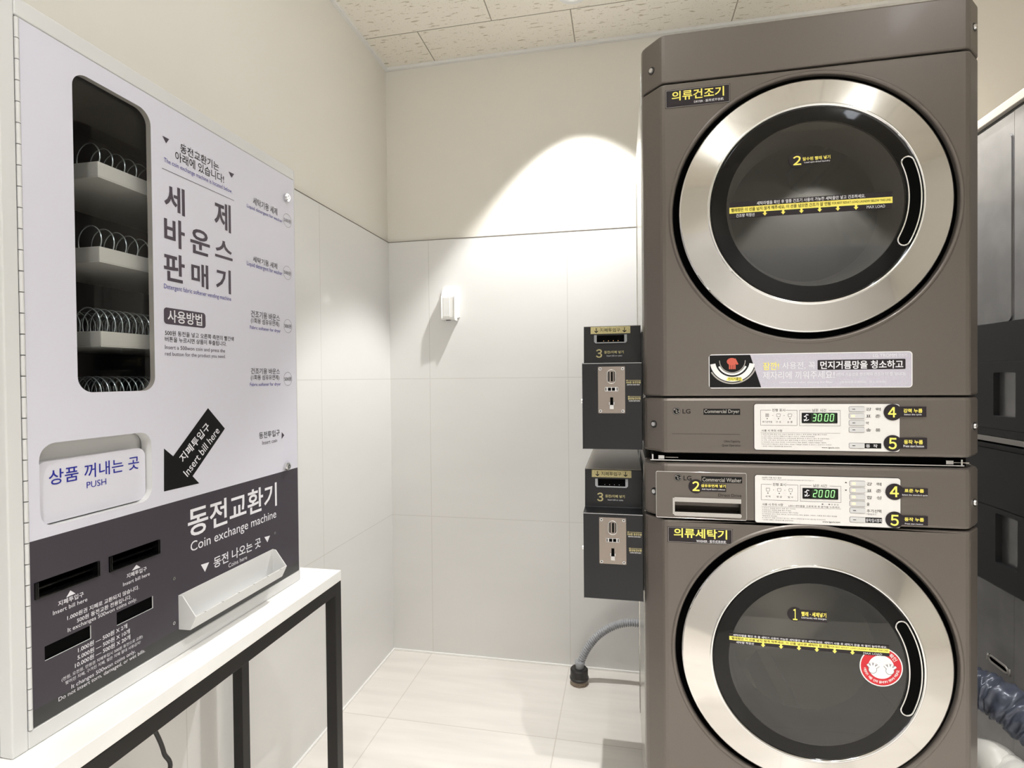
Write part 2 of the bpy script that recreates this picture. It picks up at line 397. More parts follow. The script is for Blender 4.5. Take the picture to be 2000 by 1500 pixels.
# ------------------------------------------------------------------ lamps of the room
def strip_lamp(x, y0, y1, label):
    t = thing('linear_ceiling_light', label, 'ceiling light', (x, (y0 + y1) / 2, HC), 'linear lights on the ceiling')
    b = MB(); b.box(x - 0.030, x + 0.030, y0, y1, HC - 0.012, HC - 0.0004, 'fixture'); b.build('housing', t, 0.003)
    b = MB(); b.box(x - 0.022, x + 0.022, y0 + 0.02, y1 - 0.02, HC - 0.105, HC - 0.012, 'led'); b.build('diffuser', t)
strip_lamp(-0.07, 0.0, 1.1, 'long white linear light on the ceiling nearest the left wall')
strip_lamp(1.0, 0.25, 0.8, 'long white linear light on the ceiling in front of the washer stack')
def downlight(x, y, label, power, size=80, blend=0.3):
    t = thing('downlight', label, 'ceiling light', (x, y, HC), 'recessed downlights')
    P = None
    b = MB(); n = 32
    for (r0, z0), (r1, z1) in zip(((0.055, HC - 0.0005), (0.055, HC - 0.004), (0.042, HC - 0.004)), ((0.055, HC - 0.004), (0.042, HC - 0.004), (0.036, HC - 0.001))):
        vs = [(x + r * cos(2 * pi * k / n), y + r * sin(2 * pi * k / n), z) for r, z in ((r0, z0), (r1, z1)) for k in range(n)]
        b.add(vs, [(k, (k + 1) % n, n + (k + 1) % n, n + k) for k in range(n)], 'fixture', True)
    b.build('bezel', t)
    b = MB(); b.add([(x + 0.036 * cos(2 * pi * k / n), y + 0.036 * sin(2 * pi * k / n), HC - 0.0012) for k in range(n)], [tuple(range(n))], 'spot_lens'); b.build('lens', t)
    ld = bpy.data.lights.new('spot_bulb', 'SPOT'); ld.energy = power; ld.spot_size = radians(size); ld.spot_blend = blend; ld.shadow_soft_size = 0.015; ld.color = (1.0, 0.99, 0.975)
    lo = bpy.data.objects.new('spot_bulb', ld); COL.objects.link(lo); lo.parent = t; lo.location = (0, 0, -0.012)
downlight(-0.165, 1.945, 'small recessed downlight close to the back wall', SPOT_POWER)
downlight(0.93, 1.945, 'small recessed downlight above the gap beside the neighbouring machine stack', SPOT_POWER * 0.5)
downlight(0.95, YR + 0.29, 'small recessed downlight close to the rear wall', SPOT_POWER)
downlight(0.42, 0.30, 'recessed downlight in the middle of the ceiling in front of the washing machine', FLOOD_POWER * 1.6, 92, 1.0)
downlight(-0.20, -0.05, 'recessed downlight in the middle of the ceiling near the vending machine', FLOOD_POWER * 0.5, 110, 1.0)

# ================================================================== CONSOLE TABLE
TX0, TX1, TY0, TY1 = -0.998, -0.681, 0.06, 1.212
table = thing('console_table', 'white topped console table on black square steel legs under the vending machine', 'table', (-0.84, 0.64, 0))
b = MB(); b.box(TX0, TX1, TY0, TY1, ZT - 0.025, ZT, 'table_top'); b.build('tabletop', table, 0.0012)
W = 0.027
b = MB(); z0, z1 = ZT - 0.0255 - W, ZT - 0.0255
b.box(TX1 - W, TX1 - 0.0005, TY0 + W, TY1 - W, z0, z1, 'table_leg'); b.box(-0.968, -0.968 + W, TY0 + W, TY1 - W, z0, z1, 'table_leg')
b.box(-0.968 + W, TX1 - W, TY1 - W, TY1 - 0.0005, z0, z1, 'table_leg'); b.box(-0.968 + W, TX1 - W, TY0, TY0 + W, z0, z1, 'table_leg')
b.build('rail_frame', table, 0.001)
for x in (-0.968, TX1 - W - 0.0005):
    for y in (TY0, TY1 - W - 0.0005):
        b = MB(); b.box(x, x + W, y, y + W, 0.001, z1, 'table_leg'); b.build('leg', table, 0.001)

# ================================================================== VENDING MACHINE
PV = Plane('V', XV)
VY0, VY1, VZ0, VZ1 = 0.551, 1.132, 0.7585, 1.661
CY0, CY1, CZ0, CZ1 = 0.5265, 1.1365, ZT + 0.0005, 1.686
vend = thing('vending_machine', 'white detergent vending and coin exchange machine on the console table', 'vending machine', (-0.865, 0.83, ZT + 0.0005))
XB = -0.996
b = MB()
b.box(XB, XB + 0.004, CY0, CY1, CZ0, CZ1, 'white_metal')
b.box(XB + 0.004, XV - 0.02, CY0, CY0 + 0.004, CZ0, CZ1, 'white_metal'); b.box(XB + 0.004, XV - 0.02, CY1 - 0.004, CY1, CZ0, CZ1, 'white_metal')
b.box(XB + 0.004, XV - 0.02, CY0 + 0.004, CY1 - 0.004, CZ1 - 0.004, CZ1, 'white_metal'); b.box(XB + 0.004, XV - 0.02, CY0 + 0.004, CY1 - 0.004, CZ0, CZ0 + 0.004, 'white_metal')
b.build('cabinet', vend)
# front border, one piece with rounded outer edge
b = MB(); g = 0.0012
b.box(XV - 0.02, XV, CY0, VY0 - 0.006, CZ0, CZ1, 'white_metal')
b.box(XV - 0.02, XV, VY1 + g, CY1, CZ0, CZ1, 'white_metal')
b.box(XV - 0.02, XV, VY0 - 0.006, VY1 + g, VZ1 + g, CZ1, 'white_metal')
b.box(XV - 0.02, XV, VY0 - 0.006, VY1 + g, CZ0, VZ0 - g, 'white_metal')
b.build('front_frame', vend, 0.0025)
# hinge: knuckles down the left edge of the door
b = MB(); n = 34
for i in range(n):
    za = VZ0 + (VZ1 - VZ0) * i / n; zb_ = VZ0 + (VZ1 - VZ0) * (i + 1) / n - 0.0012
    b.tube([(XV - 0.0005, VY0 - 0.003, za), (XV - 0.0005, VY0 - 0.003, zb_)], 0.0026, 'white_metal' , 8)
b.build('hinge', vend)
# door with its openings
ZBAND = (PV.px(56, 1058)[1] + PV.px(580, 914)[1]) / 2
door = MB(); dp = 0.016
WIN = (0.6175, 1.1862, 0.7447, 1.634)
PUSH = (0.5645, 1.0105, 0.7355, 1.1207)
SLA = (0.5552, 0.9212, 0.6432, 0.9432); SLB = (0.6582, 0.9204, 0.7468, 0.9435)
SLC = (0.5665, 0.8368, 0.6297, 0.8558); SLD = (0.6694, 0.8367, 0.7333, 0.8564)
rect(door, PV, VY0, VZ0 + 0.022, VY1, 0.825, 0, 'door_dark'); rect(door, PV, VY0, VZ0, VY1, VZ0 + 0.022, 0, 'door_foot')  # flat darker band along the lower edge of the door
door.plate_hole(PV, (VY0, 0.825, 0.65, 0.875), SLC, 0.0006, 0.002, 'door_dark', 'white_metal', 2)
door.plate_hole(PV, (0.65, 0.825, 0.76, 0.875), SLD, 0.0006, 0.002, 'door_dark', 'white_metal', 2)
door.plate_hole(PV, (VY0, 0.875, 0.65, ZBAND), SLA, 0.0006, dp, 'door_dark', 'black', 2)
door.plate_hole(PV, (0.65, 0.875, 0.76, ZBAND), SLB, 0.0006, dp, 'door_dark', 'black', 2)
rect(door, PV, 0.76, 0.825, VY1, ZBAND, 0, 'door_dark')
door.plate_hole(PV, (VY0, ZBAND, 0.76, 1.155), PUSH, 0.021, 0.019, 'door_white', 'white_metal', 10)
door.plate_hole(PV, (VY0, 1.155, 0.76, VZ1), WIN, 0.022, 0.009, 'door_white', 'strip', 10)  # grey window reveal holds the shade of the white opening in its colour
rect(door, PV, 0.76, ZBAND, VY1, VZ1, 0, 'door_white')
# edges of the door sheet
for q in ((VY0, VZ0, VY0, VZ1), (VY1, VZ0, VY1, VZ1)):
    door.add([PV.P(q[0], q[1], 0), PV.P(q[2], q[3], 0), PV.P(q[2], q[3], -dp), PV.P(q[0], q[1], -dp)], [(0, 1, 2, 3)], 'white_metal')
for z in (VZ0, VZ1):
    door.add([PV.P(VY0, z, 0), PV.P(VY1, z, 0), PV.P(VY1, z, -dp), PV.P(VY0, z, -dp)], [(0, 1, 2, 3)], 'white_metal')
d = door
def tri(px, m, h=0.0004): d.sheet([PV.px(*q) for q in px], PV, h, m)
# upper print
tri(((317, 265), (330, 272), (324, 280)), 'ink'); tri(((446, 335), (457, 340), (452, 347)), 'ink')
d.tpx('동전교환기는', PV, (352, 297), (427, 319), 'ink_black', bold=0.006)
d.tpx('아래에 있습니다!', PV, (342, 313), (437, 342), 'ink_black', bold=0.006)
for i in range(5):
    u = 359 + i * 12.7; a, bb = PV.px(u, 282 + i * 7.2); d.sheet(circ(a, bb, 0.0008, 10), PV, 0.0004, 'ink_black')
d.tpx('The coin exchange machine is located below.', PV, (320, 319), (453, 370), 'ink_blue')
a0, b0 = PV.px(316, 327); a1, b1 = PV.px(457, 393); rect(d, PV, a0, (b0 + b1) / 2 - 0.0004, a1, (b0 + b1) / 2 + 0.0004, 0.0004, 'ink')
for t, u0, u1, bt, tp in (('세', 321, 361, (360, 423), (360, 371)), ('제', 419, 451, (450, 456), (450, 402)), ('바', 321, 361, (353, 487), (353, 432)), ('운', 372, 410, (402, 501), (391, 449)), ('스', 420, 454, (453, 510), (437, 471)), ('판', 320, 361, (356, 554), (352, 499)), ('매', 374, 407, (405, 565), (405, 519)), ('기', 422, 451, (450, 575), (450, 529))):
    d.tbox(t, PV, u0, u1, bt, tp, 'ink', bold=0.02)
d.tpx('Detergent fabric softener vending machine', PV, (320, 567), (451, 579), 'ink_blue')
a0, b0 = PV.px(320, 632); a1, b1 = PV.px(401, 612); d.sheet(rrect(a0, b0, a1, b1, 0.006), PV, 0.0003, 'ink')
d.tpx('사용방법', PV, (327, 629), (394, 614), 'ink_white', 0.0006, 0.014)
d.tpx('500원 동전을 넣고 오른쪽 측면의 빨간색', PV, (322, 654), (456, 658.5), 'ink_black', bold=0.004)
d.tpx('버튼을 누르시면 상품이 투출됩니다.', PV, (322, 666), (442, 668.5), 'ink_black', bold=0.004)
d.tpx('Insert a 500won coin and press the', PV, (322, 682.5), (439, 683), 'ink')
d.tpx('red button for the product you need.', PV, (322, 696), (440, 693.5), 'ink')
for kind, dv, cv in ((0, 0, 431), (0, 110, 533), (1, 0, 637), (1, 110, 740)):
    if kind == 0:
        lb = [((494, 402), (541, 405)), ((482, 405.5), (551, 430))] if not dv else [((494, 511.5), (541, 515)), ((482, 521), (551, 530))]
        d.tpx('세탁기용 세제', PV, *lb[0], 'ink_black', bold=0.003); d.tpx('Liquid detergent for washer', PV, *lb[1], 'ink_blue')
        cu = 561
    else:
        lb = [((490, 619), (546, 615.5)), ((490, 632), (545, 628.5)), ((488, 643), (548, 644.5))] if not dv else [((490, 730.5), (546, 720)), ((490, 743), (545, 733)), ((488, 755), (548, 748))]
        d.tpx('건조기용 바운스', PV, *lb[0], 'ink_black', bold=0.003); d.tpx('(1회용 섬유유연제)', PV, *lb[1], 'ink_black', bold=0.003)
        d.tpx('Fabric softener for dryer', PV, *lb[2], 'ink_blue'); cu = 562
    a, bb = PV.px(cu, cv); ringpoly(d, PV, a, bb, 0.0148, 0.0154, 0.0004, 'ink_grey')
    d.text('500원', PV, a - 0.0128, bb - 0.0045, a + 0.0128, bb + 0.0048, 'ink_black')
d.tpx('동전투입구', PV, (506, 856), (546, 840), 'ink_black', bold=0.003); d.tpx('Insert coin', PV, (512, 868), (541, 857), 'ink')
tri(((550, 844), (550, 857), (555, 850)), 'ink')
# arrow pointing at the bill slots
d.sheet([PV.px(*q) for q in ((406, 797), (439, 837), (376, 930), (389, 944), (320, 960), (320, 876), (338, 891))], PV, 0.0003, 'ink_black')
def slant(t, p0, p1, hgt, m, bold):
    vs, fs, asp = text_mesh(t, bold); a0, b0 = PV.px(*p0); a1, b1 = PV.px(*p1); ln = math.hypot(a1 - a0, b1 - b0); ex = ((a1 - a0) / ln, (b1 - b0) / ln)
    d.add([PV.P(a0 + ex[0] * x * ln - ex[1] * y * hgt, b0 + ex[1] * x * ln + ex[0] * y * hgt, 0.0006) for x, y in vs], fs, m)
slant('지폐투입구', (358, 905), (411, 836), 0.0165, 'ink_white', 0.014); slant('Insert bill here', (366, 932), (429, 843), 0.015, 'ink_white', 0.004)
# lower print
d.tpx('동전교환기', PV, (367, 1046), (540, 946), 'ink_white', bold=0.016)
d.tpx('Coin exchange machine', PV, (372, 1079), (539, 999), 'ink_white', bold=0.003)
tri(((392, 1103), (408, 1098), (400, 1117)), 'ink_white'); tri(((516, 1049), (527, 1046), (522, 1059)), 'ink_white')
d.tpx('동전 나오는 곳', PV, (417, 1107), (509, 1052), 'ink_white', bold=0.012); d.tpx('Coins here', PV, (446, 1108), (482, 1085), 'ink_white')
tri(((129, 1167), (147, 1159), (137, 1153)), 'ink_white'); tri(((257, 1115), (274, 1108), (266, 1103)), 'ink_white')
d.tpx('지폐투입구', PV, (113, 1183), (163, 1157), 'ink_white', bold=0.014); d.tpx('Insert bill here', PV, (103, 1201), (170, 1167), 'ink_white', bold=0.003)
d.tpx('지폐투입구', PV, (247, 1129), (286, 1107), 'ink_white', bold=0.014); d.tpx('Insert bill here', PV, (240, 1144), (292, 1118), 'ink_white', bold=0.003)
d.tpx('1.000원권 지폐로 교환되지 않습니다.', PV, (131, 1210), (271, 1144), 'ink_white', bold=0.012)
d.tpx('500원 동전교환 전용입니다.', PV, (150, 1214), (256, 1163), 'ink_white', bold=0.012)
d.tpx('It exchanges 500won coins only.', PV, (132, 1235), (267, 1168), 'ink_white', bold=0.003)
d.tpx('1.000원 — 500원 X 2개', PV, (152, 1273), (248, 1219), 'ink_white', bold=0.012)
d.tpx('5.000원 — 500원 X 10개', PV, (151, 1288), (253, 1229), 'ink_white', bold=0.012)
d.tpx('10.000원 — 500원 X 20개', PV, (146, 1303), (254, 1241), 'ink_white', bold=0.012)
d.tpx('(천원, 오천원, 만원권 지폐투입시 500원 동전으로 교환)', PV, (120, 1331), (278, 1241), 'ink_white', bold=0.004)
d.tpx('찢어진 지폐, 구겨진 지폐, 젖은 지폐 절대 사용금지!', PV, (127, 1337), (274, 1252), 'ink_white', bold=0.004)
d.tpx('It changes 500won coins only,', PV, (139, 1345), (264, 1270), 'ink_white', bold=0.003)
d.tpx('Do not insert torn, damaged, or wet bills.', PV, (114, 1371), (283, 1268), 'ink_white', bold=0.003)
vdoor = door.build('door', vend)
for u, v in ((339, 1130), (339, 1217), (536, 1041)):
    b = MB(); screw(b, PV, *PV.px(u, v), 0.0028); b.build('screw', vdoor)
b = MB(); rect(b, PV, WIN[0] - 0.012, WIN[1] - 0.012, WIN[2] + 0.012, WIN[3] + 0.012, -0.0095, 'pane'); b.build('window_pane', vdoor)
# locks
for u, v in ((557.5, 386), (558.5, 911)):
    a, bb = PV.px(u, v); b = MB()
    b.prism(circ(a, bb, 0.0085, 28), PV, 0, 0.006, 'chrome'); b.prism(circ(a, bb, 0.0062, 28), PV, 0.006, 0.0085, 'chrome'); ringpoly(b, PV, a, bb, 0.0026, 0.0036, 0.0087, 'black', 20); rect(b, PV, a - 0.0008, bb + 0.002, a + 0.0008, bb + 0.005, 0.0088, 'black')
    b.build('lock', vdoor)
# interior
b = MB(); x0, x1, y0, y1, z0, z1 = XB + 0.008, XV - 0.022, CY0 + 0.03, 1.0, 1.145, 1.665
b.add([(x, y, z) for z in (z0, z1) for y in (y0, y1) for x in (x0, x1)], [(0, 2, 3, 1), (4, 5, 7, 6), (0, 1, 5, 4), (2, 6, 7, 3), (0, 4, 6, 2)], 'interior')
b.build('lining', vend)
# trays with wire coils
for i, (zt, pitch) in enumerate(((1.5355, 0.0215), (1.407, 0.0215), (1.2785, 0.0128), (1.150, 0.0128))):
    ya, yb_, xa, xb_ = (0.683, 0.965, -0.972, -0.777)
    b = MB(); hh = 0.024 if zt > 1.16 else 0.004
    z0 = zt - hh
    b.box(xa, xb_, ya, yb_, z0, z0 + 0.002, 'tray'); b.box(xb_ - 0.0015, xb_, ya, yb_, z0 + 0.002, zt, 'tray'); b.box(xa, xb_ - 0.0015, ya, ya + 0.0015, z0 + 0.002, zt, 'tray'); b.box(xa, xb_ - 0.0015, yb_ - 0.0015, yb_, z0 + 0.002, zt, 'tray')
    tr = b.build('product_tray', vend, 0.0006)
    for xc in ((-0.816,) if zt > 1.3 else (-0.816, -0.884)):
        b = MB(); pts = []; R = 0.028; yy = ya - 0.03; turns = int(0.30 / pitch); st = 28
        for k in range(turns * st + 1):
            t = 2 * pi * k / st; pts.append((xc + R * cos(t), yy + pitch * k / st, zt - (0.0 if hh < 0.01 else 0.021) + 0.031 + R * sin(t)))
        pts = [p for p in pts if p[1] < yb_ - 0.006 and (p[1] > ya + 0.004 or True)]
        pts = [p for p in pts if p[1] > ya + 0.005]
        b.tube(pts, 0.0012, 'wire', 6); b.build('wire_coil', tr)
# push flap
PF_ = Plane('V', XV - 0.0185)
b = MB(); b.prism(rrect(0.5665, 1.0125, 0.7335, 1.0955, 0.014), PF_, -0.004, 0.008, 'flap')
b.tpx('상품 꺼내는 곳', Plane('V', XV - 0.0105), (95, 945), (271, 893), 'ink_royal', bold=0.006)
b.tpx('PUSH', Plane('V', XV - 0.0105), (169, 953), (207, 935), 'ink_royal'); b.build('push_flap', vdoor)
b = MB(); b.box(XV - 0.035, XV - 0.0232, 0.556, 0.745, 1.003, 1.128, 'white_metal'); b.build('chute_back', vdoor)
# bill slots: black mouth pieces behind the two upper openings, dark pockets behind the lower two
for a0, b0, a1, b1 in (SLA, SLB):
    b = MB(); b.box(XV - 0.030, XV - 0.028, a0, a1, b0, b1, 'void')
    for q in ((a0, a0 + 0.004, b0, b1), (a1 - 0.004, a1, b0, b1)): b.box(XV - 0.028, XV + 0.003, *q, 'gloss_black')
    b.box(XV - 0.028, XV + 0.003, a0 + 0.004, a1 - 0.004, b0, b0 + 0.003, 'gloss_black')
    b.box(XV - 0.028, XV - 0.004, a0 + 0.004, a1 - 0.004, b0 + 0.010, b0 + 0.013, 'gloss_black')
    b.build('bill_slot', vdoor, 0.0008)
for a0, b0, a1, b1 in (SLC, SLD):
    b = MB(); b.box(XV - 0.030, XV - 0.0028, a0 - 0.003, a1 + 0.003, b0 - 0.003, b1 + 0.003, 'void'); b.build('bill_return', vdoor)
# coin tray: folded white trough along the bottom right
TA0, TA1 = 0.7833, 1.036
prof = [(0.0002, 0.8372), (0.0085, 0.8362), (0.034, 0.8025), (0.0225, 0.7795), (0.0002, 0.7790)]
b = MB(); th = 0.0016
for ya in (TA0, TA1 - th):
    vs = [(XV + h, y, z) for y in (ya, ya + th) for h, z in prof]; k = len(prof)
    b.add(vs, [tuple(range(k)), tuple(range(2 * k - 1, k - 1, -1))] + [(i, (i + 1) % k, k + (i + 1) % k, k + i) for i in range(k)], 'white_metal')
def strip(h0, z0, h1, z1, t):
    n = Vector((-(z1 - z0), 0, (h1 - h0))).normalized() * t
    vs = [(XV + h, y, z) for y in (TA0 + th, TA1 - th) for h, z in ((h0, z0), (h1, z1), (h1 + n.x, z1 + n.z), (h0 + n.x, z0 + n.z))]
    b.add(vs, [(0, 1, 2, 3), (7, 6, 5, 4), (0, 4, 5, 1), (1, 5, 6, 2), (2, 6, 7, 3), (3, 7, 4, 0)], 'white_metal')
strip(0.034, 0.8025, 0.0225, 0.7795, -th); strip(0.0225, 0.7795, 0.0008, 0.7795, -th); strip(0.0012, 0.7795, 0.0012, 0.8372, 0.0008)
strip(0.034, 0.8025, 0.0305, 0.8015, -0.001)
for i in range(6):
    y = TA0 + 0.02 + i * 0.042; b.box(XV + 0.0315, XV + 0.0345, y, y + 0.003, 0.8026, 0.8030, 'black')
b.build('coin_tray', vdoor)

# power cord hanging below the machine, behind the rail
def at(u, v, x): dd_ = ray(u, v); t = x / dd_.x; return Vector((x, dd_.y * t, ZC + dd_.z * t))
pts = [at(270, 1330, -0.90), at(288, 1405, -0.90), at(305, 1432, -0.90), at(320, 1470, -0.90), at(326, 1520, -0.90), (-0.91, 0.79, 0.30), (-0.93, 0.80, 0.14), (-0.95, 0.78, 0.05), (-0.94, 0.70, 0.006), (-0.93, 0.45, 0.005)]
def spline(p, n=10):
    p = [Vector(q) for q in p]; out = []
    for i in range(len(p) - 1):
        a, b_, c, e = p[max(i - 1, 0)], p[i], p[i + 1], p[min(i + 2, len(p) - 1)]
        for k in range(n):
            t = k / n; out.append(0.5 * ((2 * b_) + (c - a) * t + (2 * a - 5 * b_ + 4 * c - e) * t * t + (3 * b_ - a - 3 * c + e) * t ** 3))
    return out + [p[-1]]
b = MB(); b.tube(spline(pts), 0.0042, 'black', 10); tag(b.build('power_cord'), 'thin black power cord hanging under the console table', 'cord')

# ================================================================== DRYER AND WASHER
PD = Plane('F', D)
XL, XRT = 0.0475, 0.7335
def profile(x0, x1):
    l = [(x0, D + 0.075), (x0, D + 0.056), (x0 + 0.002, D + 0.047), (x0 + 0.007, D + 0.039), (x0 + 0.037, D + 0.0055), (x0 + 0.042, D + 0.0018), (x0 + 0.049, D)]
    return l + [(x0 + x1 - x, y) for x, y in reversed(l)]
def shell(mb, z0, z1, m, skip_flat=False, rnd=0.004, top=True, tilt=0.0):
    """front cover: faceted corners wrapped round to the sides, rounded upper and lower edges"""
    pr = profile(XL, XRT); n = len(pr); rows = []
    cx = (XL + XRT) / 2
    for z, ins in ((z0, rnd), (z0 + rnd * 0.3, rnd * 0.3), (z0 + rnd, 0), (z1 - rnd, 0), (z1 - rnd * 0.3, rnd * 0.3), (z1, rnd)):
        rows.append([(x + (ins if x < cx else -ins) * (1 if y > D + 0.03 else 0.3), y + (ins if y < D + 0.05 else 0), z) for x, y in pr])
    vs = [p for r in rows for p in r]; fs = []; flat = n // 2 - 1
    for j in range(5):
        for i in range(n - 1):
            if skip_flat and i == flat and j == 2: continue
            fs.append((j * n + i, j * n + i + 1, (j + 1) * n + i + 1, (j + 1) * n + i))
    mb.add(vs, fs, m, False)
    mb.add(rows[0], [tuple(range(n))], m); mb.add(rows[-1], [tuple(range(n))], m)
    return pr[flat][0], pr[flat + 1][0], z0 + rnd, z1 - rnd

DOME_R = 0.2055
def make_door(parent, cx, cz, dryer):
    y0 = D
    dr = bpy.data.objects.new('door', None); COL.objects.link(dr); dr.parent = parent; dr.location = Vector((cx, D, cz)) - parent.location; dr.empty_display_size = 0.1
    b = MB(); b.lathe([(0.262, 0.018), (0.2675, 0.004), (0.2685, -0.004), (0.2675, -0.0075), (0.265, -0.009)], cx, cz, y0, 'chrome', 128, sharp=False)
    b.lathe([(0.265, -0.009), (0.2105, -0.0245)], cx, cz, y0, 'steel', 128); b.lathe([(0.2105, -0.0245), (0.2085, -0.0262), (0.2060, -0.0262), (0.2045, -0.022)], cx, cz, y0, 'chrome', 128, sharp=False)
    b.build('chrome_ring', dr)
    b = MB(); b.lathe([(0.2047, -0.020), (0.2047, -0.0225), (0.200, -0.0235), (0.172, -0.0262)], cx, cz, y0, 'gloss_black', 96, sharp=False); b.build('bezel', dr)
    b = MB(); b.lathe([(0.172 * k / 10, -0.0262 - 0.0025 * (1 - (k / 10.0) ** 2)) for k in range(10, -1, -1)], cx, cz, y0, 'smoke', 96, sharp=False); b.build('glass', dr)
    # bowl behind the glass
    b = MB()
    if dryer: b.lathe([(0.172, -0.02), (0.162, 0.0), (0.155, 0.02), (0.152, 0.05)], cx, cz, y0, 'drum_grey', 72, sharp=False)
    else: b.lathe([(0.172, -0.02), (0.160, 0.03), (0.150, 0.05), (0.147, 0.06)], cx, cz, y0, 'black', 72, sharp=False)
    b.build('inner_bowl', dr)
    # crescent hand slot
    b = MB(); ta, tb = (22, -27) if dryer else (30, -24)
    r0, r1 = 0.1775, 0.2000
    out = []; n = 26
    ro = [radians(ta + (tb - ta) * i / n) for i in range(n + 1)]
    rm, rw = (r0 + r1) / 2, (r1 - r0) / 2
    out = [(cx + r1 * cos(t), cz + r1 * sin(t)) for t in ro]
    def endcap(t, sgn):
        res = []
        for k in range(1, 8):
            q = pi * k / 8; rr = rm + rw * cos(q) * 1.0; off = rw * sin(q) * sgn
            res.append((cx + rr * cos(t) - off * sin(t) * -1 * -1, cz + rr * sin(t) + off * cos(t)))
        return res
    out += endcap(ro[-1], -1)
    out += [(cx + r0 * cos(t), cz + r0 * sin(t)) for t in reversed(ro)]
    out += list(reversed(endcap(ro[0], 1)))
    PH = Plane('F', D + -0.0268)
    b.sheet(out, Plane('F', D - 0.0262), 0.0, 'void')
    b.tube([PH.P(a, z, 0) for a, z in out + out[:2]], 0.0017, 'chrome', 8, cap=False)
    b.build('handle_slot', dr)
    return dr

def dome_plane(cx, cz):
    def hf(a, b_):
        r = math.hypot(a - cx, b_ - cz); k = min(r / 0.172, 1.0)
        return 0.0262 + 0.0025 * (1 - k * k) if r < 0.172 else 0.0262 - (r - 0.172) * 0.0964
    p = Plane('F', D, hf)
    class Q(Plane): pass
    q = Plane('F', D, hf); fl = Plane('F', D - 0.030)
    q.px = fl.px
    return q

def number_badge(mb, P, c, r, rc, num, t1, t2, h=0.0006, col='sticker', numbox=None, circle=True, tb1=None, tb2=None, bold=0.02):
    """round badge with a figure and a tab of words; c centre px, rc tab px rect"""
    a, z = P.px(*c)
    mb.sheet(circ(a, z, r), P, h, col)
    a0, z0 = P.px(*rc[0]); a1, z1 = P.px(*rc[1]); rect(mb, P, a0, z0, a1, z1, h - 0.0001, col, 4)
    mb.tpx(num, P, *numbox, 'yellow', h + 0.0004, bold); mb.tpx(t1, P, *tb1, 'yellow', h + 0.0004, 0.02); mb.tpx(t2, P, *tb2, 'ink_white', h + 0.0004, 0.008)

def seg_digit(mb, P, a, z, wd, ht, ch, h, m):
    sl = 0.12; t = wd * 0.17
    on = {'0': 'abcdef', '2': 'abged', '3': 'abgcd'}[ch]
    S = {'a': (0, ht, wd, ht), 'g': (0, ht / 2, wd, ht / 2), 'd': (0, 0, wd, 0), 'f': (0, ht / 2, 0, ht), 'b': (wd, ht / 2, wd, ht), 'e': (0, 0, 0, ht / 2), 'c': (wd, 0, wd, ht / 2)}
    for k in on:
        x0, y0, x1, y1 = S[k]; g = t * 0.28
        if y0 == y1: pts = [(x0 + g, y0), (x0 + t * .5 + g, y0 + t / 2), (x1 - t * .5 - g, y0 + t / 2), (x1 - g, y0), (x1 - t * .5 - g, y0 - t / 2), (x0 + t * .5 + g, y0 - t / 2)]
        else: pts = [(x0, y0 + g), (x0 + t / 2, y0 + t * .5 + g), (x0 + t / 2, y1 - t * .5 - g), (x0, y1 - g), (x0 - t / 2, y1 - t * .5 - g), (x0 - t / 2, y0 + t * .5 + g)]
        mb.sheet([(a + x + y * sl, z + y) for x, y in pts], P, h, m)

